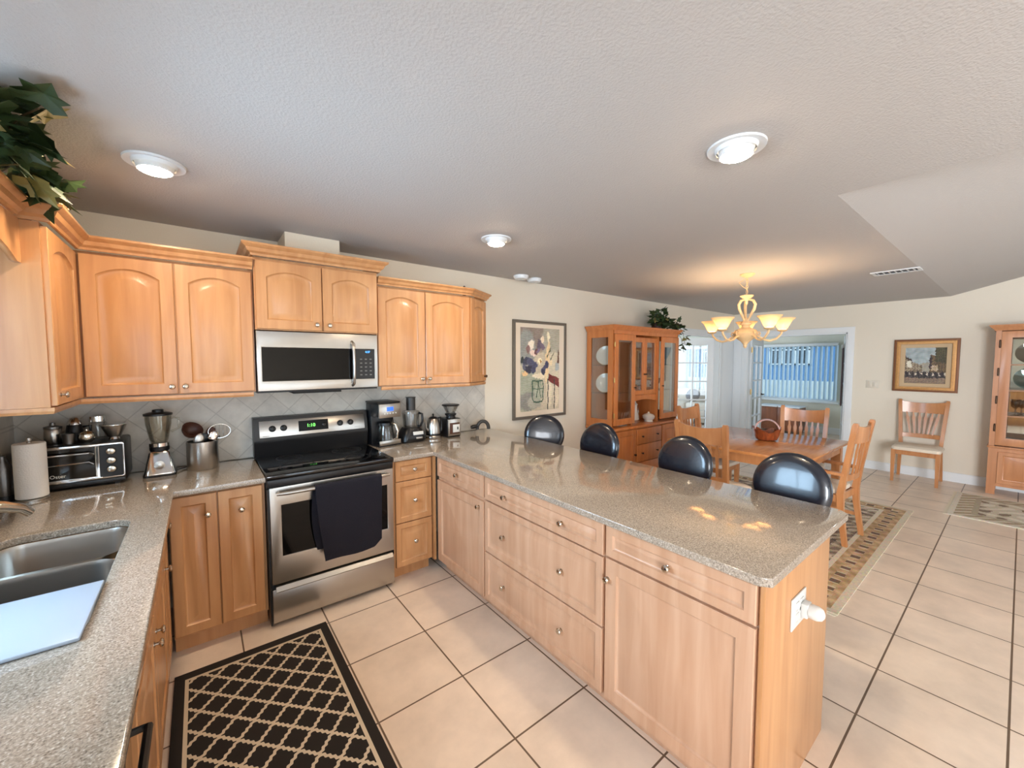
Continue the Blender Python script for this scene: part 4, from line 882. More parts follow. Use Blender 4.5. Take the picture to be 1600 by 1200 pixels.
# ------------------------------------------------------------------ pictures
def nz(u, v, s):
    return math.sin(u*17.3*s+math.sin(v*23.1*s)*1.7)*math.sin(v*19.7*s+math.sin(u*13.9*s)*2.1)
def mixc(a, b, t): t = max(0, min(1, t)); return tuple(x+(y-x)*t for x, y in zip(a, b))
rnd = random.Random(11)
def blobs(lst):
    return [(cx, cy, rx_, ry_, R(an), c) for cx, cy, rx_, ry_, an, c in lst]
IR = blobs([(0.5, 0.9, 0.8, 0.2, 0, (120, 112, 110)), (0.15, 0.75, 0.25, 0.25, 20, (128, 136, 140)), (0.8, 0.85, 0.3, 0.25, 0, (150, 152, 146)), (0.85, 0.45, 0.25, 0.3, 0, (186, 184, 172)),
    (0.18, 0.25, 0.3, 0.28, 25, (140, 150, 142)), (0.2, 0.12, 0.25, 0.12, 0, (120, 124, 126)), (0.35, 0.1, 0.2, 0.08, 0, (150, 154, 150)),
    (0.68, 0.60, 0.06, 0.30, -8, (206, 190, 158)), (0.70, 0.90, 0.05, 0.06, 10, (226, 214, 196)), (0.55, 0.86, 0.06, 0.05, 40, (214, 204, 190)),
    (0.27, 0.80, 0.09, 0.06, 20, (226, 210, 204)), (0.20, 0.74, 0.05, 0.06, 0, (116, 92, 96)), (0.32, 0.70, 0.08, 0.04, -20, (208, 192, 190)), (0.40, 0.72, 0.05, 0.04, 30, (88, 62, 70)),
    (0.47, 0.80, 0.06, 0.07, 0, (82, 76, 98)), (0.55, 0.78, 0.07, 0.04, -30, (96, 88, 112)), (0.45, 0.73, 0.06, 0.03, 20, (104, 96, 128)),
    (0.14, 0.60, 0.09, 0.05, 30, (48, 54, 78)), (0.27, 0.58, 0.12, 0.06, -20, (66, 72, 104)), (0.20, 0.50, 0.13, 0.05, 10, (40, 44, 66)), (0.34, 0.52, 0.10, 0.05, 35, (58, 64, 96)), (0.10, 0.53, 0.05, 0.05, 0, (78, 84, 108)), (0.05, 0.62, 0.05, 0.04, 0, (38, 48, 52)),
    (0.60, 0.51, 0.10, 0.035, 25, (62, 66, 100)), (0.66, 0.56, 0.05, 0.05, 60, (54, 58, 92)), (0.58, 0.47, 0.05, 0.04, 0, (40, 44, 70)), (0.48, 0.60, 0.06, 0.04, 0, (226, 216, 196)), (0.50, 0.59, 0.025, 0.02, 0, (150, 122, 84)),
    (0.78, 0.58, 0.05, 0.04, 20, (206, 196, 170)), (0.72, 0.70, 0.09, 0.012, 50, (72, 76, 60)), (0.80, 0.66, 0.08, 0.010, 40, (84, 88, 70)),
    (0.12, 0.45, 0.08, 0.03, 0, (206, 178, 140)), (0.45, 0.42, 0.16, 0.04, 0, (206, 202, 188)), (0.40, 0.30, 0.16, 0.10, 0, (128, 140, 128)), (0.45, 0.22, 0.14, 0.10, 0, (146, 156, 148)),
    (0.98, 0.65, 0.03, 0.10, 0, (84, 60, 50)), (0.84, 0.35, 0.03, 0.01, 0, (110, 40, 38)), (0.74, 0.2, 0.08, 0.2, 0, (200, 196, 184)), (0.92, 0.17, 0.07, 0.16, 0, (196, 190, 178)), (0.95, 0.53, 0.06, 0.06, 0, (150, 164, 176))])
def iris(u, v):
    u2 = u+0.018*nz(u, v, 1.6); v2 = v+0.012*nz(v, u, 1.9)
    c = (176, 172, 160)
    for cx, cy, a, b, an, col in IR:
        dx, dy = (u2-cx), (v2-cy)*1.0
        x = dx*math.cos(an)+dy*math.sin(an); y = -dx*math.sin(an)+dy*math.cos(an)
        q = (x/a)**2+(y/b)**2
        if q < 1: c = mixc(c, col, (1-q)*3.0)
    c = tuple(min(255, q*a_+b_) for q, a_, b_ in zip(c, (1.10, 1.06, 0.99), (16, 13, 10))); u2 = u+0.006*math.sin(v*40); v2 = v+0.004*math.sin(u*33)
    # vase outline, red book, pillar
    for sg in (-1, 1):
        x0 = 0.435+sg*(0.135-0.05*max(0, (0.15-v2)/0.05)**2)
        if abs(u2-x0) < 0.012 and 0.10 < v2 < 0.36: c = (72, 98, 82)
    if abs(v2-0.36) < 0.008 and 0.30 < u2 < 0.57: c = (70, 96, 78)
    if abs(v2-0.105) < 0.010 and 0.32 < u2 < 0.55: c = (66, 92, 76)
    if abs(v2-0.265) < 0.005 and 0.30 < u2 < 0.57: c = (90, 112, 94)
    if abs(u2-(0.43+0.3*(v2-0.25))) < 0.010 and 0.16 < v2 < 0.36: c = (66, 86, 66)
    if abs(u2-(0.48-0.4*(v2-0.25))) < 0.008 and 0.14 < v2 < 0.36: c = (76, 92, 72)
    t = (u2-0.71)/0.29
    if 0 < t < 1 and 0.40-0.10*t-0.045 < v2 < 0.445-0.06*t and v2 > 0.36-0.09*t: c = mixc((112, 44, 42), (136, 70, 62), t)
    for x0 in (0.70, 0.875):
        if abs(u2-x0) < 0.012 and v2 < 0.38: c = (78, 72, 66)
    return tuple(max(0, min(255, x+14*nz(u, v, 5.3)+rnd.uniform(-6, 6))) for x in c)
ip = thing('framed_painting', 'tall framed iris still life in a pewter frame on the back wall', 'painting', (2.703, -0.001, 1.492))
obj('frame', flat(rect(-0.392, 0.392, -0.532, 0.532), [rect(-0.362, 0.362, -0.502, 0.502)], 0.028, 0.004, mtx=tr(0, -0.028, 0) @ XZ), 'picgrey', ip)
obj('mount', flat(rect(-0.362, 0.362, -0.502, 0.502), [rect(-0.290, 0.290, -0.452, 0.458)], 0.004, mtx=tr(0, -0.014, 0) @ XZ), 'mat', ip)
FXZ = Matrix(((1, 0, 0, 0), (0, 0, -1, 0), (0, 1, 0, 0), (0, 0, 0, 1)))
grid_image('canvas', 0.58, 0.91, 110, 172, iris, tr(0, -0.011, 0.003) @ FXZ, 'picture', ip)
def street(u, v):
    u2 = u+0.02*nz(u, v, 1.7); v2 = v+0.02*nz(v, u, 1.5)
    c = mixc((172, 184, 186), (140, 150, 152), nz(u, v, 0.8)*0.5+0.4)
    if v2 < 0.60-abs(u2-0.55)*0.3: c = mixc((150, 150, 140), (170, 160, 140), 0.5+0.5*nz(u, v, 2))
    if u2 < 0.42 and v2 < 0.72-0.55*u2: c = mixc((96, 80, 64), (176, 160, 134), 0.5+0.8*nz(u, v, 2.6))
    if 0.06 < u2 < 0.17 and 0.45 < v2 < 0.62: c = (222, 216, 198)
    if u2 < 0.17 and abs(v2-(0.74-0.6*u2)) < 0.035: c = (66, 52, 44)
    if u2 > 0.62 and v2 < 0.78: c = mixc((128, 104, 74), (78, 66, 48), 0.5+0.8*nz(u, v, 3.1))
    if u2 > 0.72 and v2 > 0.62-0.2*(u2-0.7): c = mixc((94, 88, 58), (58, 54, 40), 0.5+0.9*nz(u, v, 3.7))
    if 0.60 < u2 < 0.645 and 0.40 < v2 < 0.76: c = (58, 46, 48)
    if 0.65 < u2 < 0.80 and 0.36 < v2 < 0.52: c = mixc((212, 196, 170), (150, 120, 90), 0.5+0.8*nz(u, v, 4))
    if v2 < 0.32: c = mixc((88, 78, 74), (50, 44, 44), 0.5+0.8*nz(u, v, 3))
    if 0.17 < v2 < 0.34:
        k = math.sin(u2*44+v2*8)
        if k > 0.72 and abs(v2-0.27) < 0.035: c = (220, 206, 186)
        elif k < -0.55: c = (44, 36, 38)
    if v2 < 0.165: c = mixc((150, 128, 106), (120, 102, 88), 0.5+0.6*nz(u, v, 2.3))
    return tuple(max(0, min(255, x+12*nz(u, v, 6)+rnd.uniform(-8, 8))) for x in c)
sp = thing('framed_painting', 'gilt framed street scene painting on the far wall above the single chair', 'painting', (XF-0.001, -2.492, 1.527), R(-90))
def ringframe(name, a, b, w, y0, y1, mat, par, bev=0.004):
    return obj(name, flat(rect(-a, a, -b, b), [rect(-a+w, a-w, -b+w, b-w)], y1-y0, bev, mtx=tr(0, -y1, 0) @ XZ), mat, par)
ringframe('outer_frame', 0.312, 0.358, 0.030, 0.0, 0.036, 'goldedge', sp); ringframe('frame', 0.286, 0.332, 0.040, 0.0, 0.046, 'gold', sp); ringframe('liner', 0.248, 0.294, 0.052, 0.004, 0.026, 'linen', sp)
grid_image('canvas', 0.40, 0.50, 80, 90, street, tr(0, -0.014, 0) @ FXZ, 'picture', sp)

# ------------------------------------------------------------------ rugs
def mixrug(c, x, y):
    k = math.sin(x*41+math.sin(y*37))*math.sin(y*43+math.sin(x*31)); return tuple(v+k*22 for v in c)
def rugcol(w, h, seed):
    rr = random.Random(seed)
    def f(u, v):
        x, y = (u-0.5)*w, (v-0.5)*h
        d = min(w/2-abs(x), h/2-abs(y))
        s = 15.0
        n1 = math.sin(x*s*2.1+1.7*math.sin(y*s*1.3))*math.sin(y*s*2.4+1.9*math.sin(x*s*1.1))
        n2 = math.sin(x*31+2*math.sin(y*17))*math.sin(y*29+2*math.sin(x*19))
        if d < 0.05: c = (208, 194, 170)
        elif d < 0.20:
            c = (182, 150, 112)
            q = (x if h/2-abs(y) < w/2-abs(x) else y); c = mixrug(c, x, y)
            if abs(math.sin(q*22)) > 0.84 and 0.095 < d < 0.15: c = (112, 86, 70)
            elif abs(math.sin(q*22)) > 0.62 and 0.09 < d < 0.155: c = (206, 188, 158)
        elif d < 0.235: c = (214, 200, 176)
        elif d < 0.60:
            c = (170, 152, 128)
            if n1 > 0.36: c = (128, 108, 92)
            elif n1 < -0.38: c = (206, 190, 166)
            elif n2 > 0.5: c = (104, 90, 82)
        elif d < 0.64: c = (216, 204, 182)
        else:
            c = (184, 168, 146)
            if n1 > 0.42: c = (128, 110, 96)
            elif n2 > 0.5: c = (146, 124, 104)
            elif n1 < -0.5: c = (150, 152, 152)
        return tuple(max(0, min(255, q+rr.uniform(-10, 10))) for q in c)
    return f
t = thing('area_rug', 'large cream and brown oriental rug under the dining table', 'rug', (4.20, -1.705, 0))
grid_image('woven_field', 2.80, 1.93, 240, 165, rugcol(2.80, 1.93, 3), tr(0, 0, 0.008), 'rug', t, t=0.0075)
mb = MB()
for sx in (-1, 1): mb.box(sx*1.4005, sx*1.425, -0.96, 0.96, 0.0008, 0.004)
obj('fringe', mb, 'fringe', t)
RUGZ = 0.0085
def runcol(u, v):
    x, y = (u-0.5)*1.12, (v-0.5)*2.6
    d = min(0.56-abs(x), 1.3-abs(y)); n1 = math.sin(x*22+2*math.sin(y*13))*math.sin(y*24+2*math.sin(x*11))
    c = (196, 184, 162)
    if d < 0.04: c = (212, 202, 184)
    elif d < 0.16: c = (158, 138, 112) if abs(math.sin((x+y)*26)) > 0.75 else (198, 184, 160)
    elif d < 0.20: c = (170, 156, 132)
    elif n1 > 0.4: c = (130, 112, 94)
    elif n1 < -0.45: c = (214, 204, 186)
    return tuple(max(0, min(255, q+rnd.uniform(-8, 8))) for q in c)
t = thing('area_rug', 'pale patterned rug in front of the china cabinet at the right edge', 'rug', (6.345, -4.19, 0))
grid_image('woven_field', 1.12, 2.6, 100, 230, runcol, tr(0, 0, 0.008), 'rug', t, t=0.0075)
mb = MB(); mb.box(-0.56, 0.56, 1.3005, 1.325, 0.0008, 0.004); obj('fringe', mb, 'fringe', t)

# ------------------------------------------------------------------ dining table
tb = thing('dining_table', 'square golden oak dining table on the oriental rug', 'table', (4.315, -1.625, RUGZ))
TX, TY = 0.685, 0.625
mb = MB(); mb.box(-TX, TX, -TY, TY, 0.725, 0.752, 0.006); obj('tabletop', mb, 'oak_table', tb)
mb = MB()
for sy in (-1, 1): mb.box(-TX+0.10, TX-0.10, sy*(TY-0.075), sy*(TY-0.055), 0.635, 0.7245)
for sx in (-1, 1): mb.box(sx*(TX-0.075), sx*(TX-0.055), -TY+0.10, TY-0.10, 0.635, 0.7245)
obj('apron', mb, 'oak_dining', tb)
for sx in (-1, 1):
    for sy in (-1, 1):
        x, y = sx*(TX-0.09), sy*(TY-0.09); mb = MB()
        mb.bridge([[(x+a*w, y+b*w, z) for a, b in ((-1, -1), (1, -1), (1, 1), (-1, 1))] for w, z in ((0.026, 0), (0.034, 0.50), (0.040, 0.52), (0.040, 0.7245))]); obj('leg', mb, 'oak_dining', tb)

# ------------------------------------------------------------------ dining chairs (face +y)
def chair(label, loc, rot, arms=False, fan=False, mat='oak_dining', group='oak dining chairs'):
    t = thing('dining_chair', label, 'chair', loc, rot, group)
    yb = lambda z: -0.205-max(0, z-0.44)*0.125
    xb = lambda z: 0.190+max(0, z-0.44)*0.030*(2.0 if fan else 1)
    for s in (-1, 1):
        mb = MB()
        secs = [(0.205, -0.255, 0, 0.015, 0.018), (0.195, -0.212, 0.30, 0.018, 0.022), (0.190, -0.205, 0.44, 0.019, 0.025)]
        for z in (0.60, 0.80, 0.95, 1.042): secs.append((xb(z), yb(z)-(0.01*((z-0.44)/0.6)**2), z, 0.019, 0.020))
        secs.append((xb(1.042), yb(1.042)-0.012, 1.062, 0.014, 0.014))
        mb.bridge([[(s*x-a, y-b, z), (s*x+a, y-b, z), (s*x+a, y+b, z), (s*x-a, y+b, z)] for x, y, z, a, b in secs]); obj('back_post', mb, mat, t, ang=30)
    def rail(z0, z1, dip, bow, th, x):
        mb = MB(); L = []
        for i in range(11):
            q = (i-5)/5; k = 1-q*q; X = q*x
            y0 = yb((z0+z1)/2); L.append([(X, y0-bow*k-th/2+(-0.125*0)*0, z0), (X, y0-bow*k+th/2, z0), (X, yb(z1)-bow*k+th/2, z1-dip*k), (X, yb(z1)-bow*k-th/2, z1-dip*k)])
        mb.bridge(L); return mb
    obj('crest_rail', rail(0.885, 1.040, 0.022, 0.030, 0.020, xb(0.96)-0.015), mat, t, ang=30)
    obj('lower_rail', rail(0.550, 0.605, 0.0, 0.022, 0.018, xb(0.58)-0.015), mat, t, ang=30)
    n = 6
    for i in range(n):
        q = (i-(n-1)/2)/((n-1)/2); xt, xbm = q*(0.155 if fan else 0.135), q*(0.105 if fan else 0.125)
        mb = MB(); L = []
        for f_, w in ((0, 0.0075), (0.25, 0.009), (0.6, 0.013), (0.74, 0.017), (0.84, 0.009), (1.0, 0.0075)):
            z = 0.600+f_*0.292; x = xbm+(xt-xbm)*f_; y = yb(z)-0.025*(1-q*q)-0.004
            L.append([(x-w, y-0.006, z), (x+w, y-0.006, z), (x+w, y+0.006, z), (x-w, y+0.006, z)])
        mb.bridge(L); obj('splat', mb, mat, t, ang=30)
    for s in (-1, 1):
        x, y = s*0.205, 0.195; mb = MB()
        zt = 0.601 if arms else 0.425
        mb.bridge([[(x+a*w, y+b*w, z) for a, b in ((-1, -1), (1, -1), (1, 1), (-1, 1))] for w, z in ((0.015, 0), (0.021, 0.36), (0.021, zt))]); obj('front_leg', mb, mat, t)
    mb = MB(); mb.box(-0.183, 0.183, 0.188, 0.206, 0.365, 0.424)
    for s in (-1, 1): mb.box(s*0.186, s*0.202, -0.185, 0.173, 0.365, 0.424)
    mb.box(-0.170, 0.170, -0.200, -0.184, 0.365, 0.424); obj('seat_frame', mb, mat, t)
    mb = MB(); L = []
    for ins, z in ((0.006, 0.425), (0.0, 0.440), (0.004, 0.462), (0.03, 0.478), (0.10, 0.486)):
        L.append([(x, y, z) for x, y in rrect(-0.232+ins, 0.232-ins, -0.178+ins, 0.232-ins, 0.05)])
    mb.bridge(L); 
    if arms:
        for v in mb.bm.verts: v.co.x *= 0.78
    obj('seat_cushion', mb, 'cream', t)
    if not fan:
        mb = MB()
        for s in (-1, 1): mb.box(s*0.192, s*0.206, -0.205, 0.176, 0.17, 0.20)
        mb.box(-0.19, 0.19, -0.02, 0.0, 0.172, 0.198); obj('stretcher', mb, mat, t)
    if arms:
        for s in (-1, 1):
            mb = MB(); L = []
            for x, y, z, w, h in ((0.200, -0.226, 0.612, 0.020, 0.012), (0.222, -0.10, 0.618, 0.026, 0.012), (0.228, 0.10, 0.615, 0.030, 0.012), (0.218, 0.25, 0.612, 0.034, 0.012), (0.215, 0.27, 0.611, 0.026, 0.010)):
                L.append([(s*x-w, y, z-h), (s*x+w, y, z-h), (s*x+w, y, z+h), (s*x-w, y, z+h)])
            mb.bridge(L); obj('arm', mb, mat, t)
            mb = MB(); mb.bridge([[(s*0.196-0.007, 0.170, 0.598), (s*0.196+0.007, 0.170, 0.598), (s*0.196+0.007, 0.172, 0.50), (s*0.196-0.007, 0.172, 0.50)], [(s*0.196-0.007, 0.095, 0.600), (s*0.196+0.007, 0.095, 0.600), (s*0.196+0.007, 0.171, 0.52), (s*0.196-0.007, 0.171, 0.52)]]); obj('arm_bracket', mb, mat, t)
    return t
ca = lambda deg: R(deg)
chair('oak dining chair with its back to the kitchen, on the near side of the table', (3.345, -1.650, RUGZ), R(-91))
chair('oak dining chair on the far side of the table, facing the kitchen', (4.87, -1.825, RUGZ), R(96))
chair('oak dining chair on the hutch side of the table', (4.30, -1.16, RUGZ), R(180))
chair('oak armchair with its back to the living room, right of the table', (4.225, -2.205, RUGZ), R(-4), arms=True)
chair('single oak chair with cream seat standing against the far wall under the gilt painting', (7.145, -2.505, 0.0005), R(90), fan=True, mat='oak_dining')
# basket on the table
bk = thing('basket', 'carved brown wooden basket with arched handle on the dining table', 'basket', (4.375, -1.69, RUGZ+0.7525), R(-62))
mb = MB(); L = []
for a, b, z in ((0.070, 0.055, 0.0), (0.095, 0.075, 0.012), (0.112, 0.088, 0.05), (0.122, 0.096, 0.095), (0.130, 0.104, 0.118), (0.124, 0.098, 0.118), (0.105, 0.082, 0.055), (0.080, 0.062, 0.02)):
    l = []
    for i in range(36):
        q = 2*PI*i/36; wv = 1+0.035*math.sin(q*9)*(z/0.12); dz = (0.012*math.sin(q*6+1)+0.02*math.cos(q*2)) if z > 0.09 else 0
        l.append((a*wv*math.cos(q), b*wv*math.sin(q), z+dz))
    L.append(l)
mb.bridge(L); obj('bowl', mb, 'handbasket', bk)
mb = MB(); L = []
for i in range(17):
    q = PI*i/16; x, z = 0.112*math.cos(q), 0.098+0.120*math.sin(q); dx, dz = math.cos(q)*0.007, math.sin(q)*0.007
    L.append([(x-dx, -0.022, z-dz), (x+dx, -0.022, z+dz), (x+dx, 0.022, z+dz), (x-dx, 0.022, z-dz)])
mb.bridge(L); obj('handle', mb, 'handbasket', bk)

# ------------------------------------------------------------------ bar stools (face -x toward the counter)
def stool(label, loc, rot):
    t = thing('bar_stool', label, 'stool', loc, rot, 'bar stools along the peninsula')
    mb = MB(); mb.lathe([(0.165, 0.600), (0.180, 0.610), (0.188, 0.632), (0.180, 0.654), (0.150, 0.668), (0.02, 0.674)], n=32); obj('seat', mb, 'leather', t)
    mb = MB(); v = mb.lathe([(0.02, 0.030), (0.13, 0.026), (0.165, 0.018), (0.180, 0.004), (0.183, -0.008), (0.176, -0.020), (0.150, -0.026), (0.02, -0.026)], n=40, ax='x')
    for q in v: q.co.x += 0.30*(q.co.y*q.co.y)
    mb.xf(v, tr(0.190, 0, 0.918) @ ry(R(9)) @ Matrix.Scale(-1, 4, (1, 0, 0))); obj('backrest', mb, 'leather', t)
    mb = MB()
    for s in (-1, 1): mb.tube([(0.11, s*0.06, 0.612), (0.185, s*0.06, 0.66), (0.205, s*0.06, 0.74), (0.215, s*0.06, 0.83)], 0.010, 8)
    obj('back_support', mb, 'black', t)
    for k in range(4):
        a = PI/4+k*PI/2; c, s = math.cos(a), math.sin(a); mb = MB(); mb.tube([(0.12*c, 0.12*s, 0.600), (0.17*c, 0.17*s, 0.30), (0.215*c, 0.215*s, 0.004)], 0.013, 10); obj('leg', mb, 'black', t)
    mb = MB(); mb.tube([(0.185*math.cos(2*PI*i/32), 0.185*math.sin(2*PI*i/32), 0.215) for i in range(32)], 0.008, 8, closed=True); obj('footrest_ring', mb, 'black', t)
    return t
stool('black leather bar stool nearest the back wall, turned sideways, farthest from the camera', (2.06, -0.80, 0.0), R(52))
stool('black leather bar stool in front of the left half of the hutch', (2.005, -1.285, 0.0), R(4))
stool('black leather bar stool in front of the near dining chair, third from the back wall', (2.005, -1.985, 0.0), R(2))
stool('black leather bar stool nearest the peninsula end and the camera', (1.985, -2.580, 0.0), R(0))

# ------------------------------------------------------------------ hutch
hu = thing('hutch', 'oak china hutch with glass doors on a drawer base along the back wall', 'hutch', (3.45, -0.455, 0))
HW = 1.42
mb = MB(); mb.box(0.012, HW-0.012, 0.022, 0.437, 0.07, 0.772); mb.box(0.03, HW-0.03, 0.06, 0.437, 0, 0.07); obj('base', mb, 'oak', hu, smooth=False)
mb = MB(); mb.box(0, HW, -0.008, 0.437, 0.7725, 0.802, 0.006); obj('base_top', mb, 'oak', hu)
for x0, x1, kx in ((0.03, 0.425, 0.40), (0.995, 1.39, 1.02)):
    dr = obj('base_door', doormesh(x0, x1, 0.085, 0.762, 0.0015, 0.02, 0, 0.06, True), 'oak', hu); knob(dr, kx, 0.45, 0.0015, 'bronze')
for z0, z1 in ((0.565, 0.755), (0.345, 0.558), (0.085, 0.338)):
    mb = MB(); mb.box(0.440, 0.980, 0.0015, 0.0215, z0, z1, 0.004); dr = obj('drawer', mb, 'oak', hu)
    for kx in (0.55, 0.87): knob(dr, kx, (z0+z1)/2, 0.0015, 'bronze', 0.9)
# upper part: y 0.045 .. 0.437
mb = MB(); mb.box(0.012, HW-0.012, 0.425, 0.437, 0.8025, 1.95); obj('back_board', mb, 'oak', hu)
for x in (0.010, HW-0.030):
    sd = obj('side_panel', flat(rect(0.047, 0.424, 0.8025, 1.95), [rect(0.115, 0.370, 0.90, 1.865)], 0.020, 0.001, mtx=tr(x, 0, 0) @ YZ), 'oak', hu, smooth=False)
    mb = MB(); mb.box(x+0.008, x+0.011, 0.115, 0.370, 0.90, 1.865); obj('side_glass', mb, 'cabglass', sd)
mb = MB(); mb.box(0.0105, HW-0.0105, 0.047, 0.437, 1.9505, 1.97); obj('top_board', mb, 'oak', hu)
mb = MB(); mb.sweep([(0, 0), (0.010, 0), (0.016, 0.02), (0.040, 0.045), (0.044, 0.058), (0, 0.058)], [(0.009, 0.436), (0.009, 0.046), (HW-0.009, 0.046), (HW-0.009, 0.436)])
for v in mb.bm.verts: v.co.z += 1.945
obj('crown', mb, 'oak', hu)
for x in (0.412, 0.980):
    mb = MB(); mb.box(x, x+0.018, 0.072, 0.424, 0.8025, 1.9495); obj('divider', mb, 'oak', hu)
mb = MB(); mb.box(0.031, HW-0.031, 0.048, 0.068, 1.905, 1.9495); obj('top_rail', mb, 'oak', hu)
def gdoor(x0, x1, z0, z1, y, st, kx, hinge=None):
    dr = obj('glass_door', flat(rect(x0, x1, z0, z1), [rect(x0+st, x1-st, z0+st*1.15, z1-st*1.15)], 0.020, 0.002, mtx=tr(0, y, 0) @ XZ), 'oak', hu)
    mb = MB(); mb.box(x0+st, x1-st, y+0.009, y+0.012, z0+st*1.15, z1-st*1.15); obj('glass_pane', mb, 'cabglass', dr)
    knob(dr, kx, (z0+z1)/2-0.10, y, 'bronze', 0.8)
    if hinge:
        for z in (z0+0.12, (z0+z1)/2, z1-0.12):
            mb = MB(); mb.box(hinge-0.010, hinge+0.010, y-0.003, y-0.0005, z-0.025, z+0.025); mb.lathe([(0.004, -0.028), (0.004, 0.028)], (hinge, y-0.004, z), 8); obj('hinge', mb, 'brass', dr)
gdoor(0.030, 0.422, 0.835, 1.900, 0.026, 0.062, 0.405, 0.018)
gdoor(0.988, 1.392, 0.835, 1.900, 0.026, 0.062, 1.005)
gdoor(0.432, 0.702, 1.165, 1.880, 0.090, 0.050, 0.688); gdoor(0.706, 0.977, 1.165, 1.880, 0.090, 0.050, 0.722)
pts = [(0.431, 1.16), (0.431, 1.075)]+[(0.431+0.548*i/14, 1.075+0.030*math.sin(PI*i/14)) for i in range(1, 14)]+[(0.979, 1.075), (0.979, 1.16)]
obj('niche_apron', flat(pts, [], 0.016, mtx=tr(0, 0.092, 0) @ XZ), 'oak', hu, smooth=False)
mb = MB(); mb.box(0.431, 0.979, 0.109, 0.424, 1.150, 1.164); obj('niche_shelf', mb, 'oak', hu)
for z in (1.20, 1.53):
    for x0, x1 in ((0.034, 0.410), (1.000, 1.386)):
        mb = MB(); mb.box(x0, x1, 0.085, 0.423, z, z+0.007); obj('glass_shelf', mb, 'cabglass', hu)
mb = MB(); mb.box(0.431, 0.979, 0.130, 0.423, 1.50, 1.507); obj('glass_shelf', mb, 'cabglass', hu)
def hloc(x, y, z): return (3.45+x, -0.455+y, z)
def hplate(label, x, y, z, r, rot):
    t = thing('plate', label, 'plate', hloc(x, y, z), rot, 'display plates in the hutch')
    mb = MB(); v = mb.lathe([(0.02, 0.004), (r*0.62, 0.004), (r*0.72, 0.008), (r, 0.018), (r, 0.022), (r*0.72, 0.013), (r*0.60, 0.009), (0.02, 0.009)], n=32); mb.xf(v, tr(0, 0, r*0.97) @ rx(R(76))); p = obj('dish', mb, 'china', t)
    mb = MB(); v = mb.lathe([(r*0.97, 0.0215), (r*1.005, 0.0215), (r*1.005, 0.017), (r*0.97, 0.0195)], n=32, cap0=False, cap1=False); mb.xf(v, tr(0, 0, r*0.97) @ rx(R(76))); obj('gilt_rim', mb, 'brass', p)
    mb = MB(); mb.tube([(-0.04, -0.045, 0.004), (-0.03, 0.03, 0.004), (-0.02, 0.055, 0.10)], 0.004, 6); mb.tube([(0.04, -0.045, 0.004), (0.03, 0.03, 0.004), (0.02, 0.055, 0.10)], 0.004, 6); obj('plate_stand', mb, 'brass', t)
hplate('white china plate on a stand on the upper left shelf of the hutch', 0.140, 0.245, 1.5375, 0.118, R(-66))
hplate('white china plate on a stand on the middle left shelf of the hutch', 0.140, 0.245, 1.2075, 0.118, R(-66))
t = thing('platter_stack', 'low stack of cream platters at the bottom left of the hutch', 'platter', hloc(0.140, 0.270, 0.803)); mb = MB()
for k in range(3): mb.lathe([(0.06, 0.001+k*0.022), (0.10, 0.018+k*0.022), (0.105, 0.0215+k*0.022), (0.02, 0.012+k*0.022)], n=28)
obj('platter', mb, 'cream', t)
def vase(name, label, cat, x, y, z, prof, mat, n=20):
    t = thing(name, label, cat, hloc(x, y, z)); mb = MB(); mb.lathe(prof, n=n); obj('body', mb, mat, t); return t
vase('vase', 'slim clear glass vase on the upper left hutch shelf', 'vase', 0.275, 0.20, 1.5375, [(0.025, 0), (0.028, 0.01), (0.022, 0.08), (0.03, 0.15), (0.027, 0.15), (0.019, 0.08), (0.02, 0.012)], 'clear')
vase('goblet', 'clear glass goblet on the middle left hutch shelf', 'glass', 0.285, 0.22, 1.2075, [(0.028, 0), (0.026, 0.004), (0.006, 0.012), (0.006, 0.06), (0.028, 0.085), (0.034, 0.13), (0.031, 0.13), (0.024, 0.09)], 'clear')
t = vase('gravy_boat', 'white china gravy boat on the bottom left shelf of the hutch', 'gravy boat', 0.305, 0.155, 0.803, [(0.035, 0), (0.03, 0.012), (0.05, 0.04), (0.055, 0.065), (0.05, 0.065), (0.03, 0.03)], 'china')
mb = MB(); mb.tube([(0.05, 0, 0.055), (0.085, 0, 0.075), (0.07, 0, 0.025), (0.04, 0, 0.02)], 0.005, 6); obj('handle', mb, 'china', t)
mb = MB(); mb.lathe([(0.07, 0.0), (0.09, 0.004), (0.09, 0.007), (0.05, 0.004)], n=24); obj('saucer', mb, 'china', t)
t = thing('pitcher', 'white and silver figurine pitcher in the open niche of the hutch', 'pitcher', hloc(0.835, 0.31, 0.803)); mb = MB(); mb.lathe([(0.05, 0), (0.055, 0.01), (0.050, 0.06), (0.030, 0.14), (0.026, 0.19), (0.034, 0.21), (0.02, 0.225), (0.008, 0.24), (0.010, 0.25), (0.002, 0.258)], n=20); bo = obj('body', mb, 'china', t)
mb = MB(); mb.tube([(0.028, 0, 0.19), (0.075, 0, 0.185), (0.075, 0, 0.09), (0.045, 0, 0.06)], 0.006, 6); obj('handle', mb, 'silver', bo)
t = thing('tureen', 'round silver and white dish beside the pitcher in the hutch niche', 'dish', hloc(0.890, 0.140, 0.803)); mb = MB(); mb.lathe([(0.06, 0), (0.05, 0.012), (0.075, 0.04), (0.080, 0.070), (0.06, 0.090), (0.015, 0.105), (0.012, 0.12), (0.002, 0.125)], n=22); obj('body', mb, 'china', t)
t = vase('goblet', 'teal blue glass bowl on a stem at the top of the right hutch door', 'glass', 1.310, 0.165, 1.5375, [(0.040, 0), (0.036, 0.004), (0.008, 0.012), (0.010, 0.075), (0.020, 0.09), (0.050, 0.15), (0.070, 0.235), (0.066, 0.235), (0.045, 0.15), (0.015, 0.095)], 'teal')
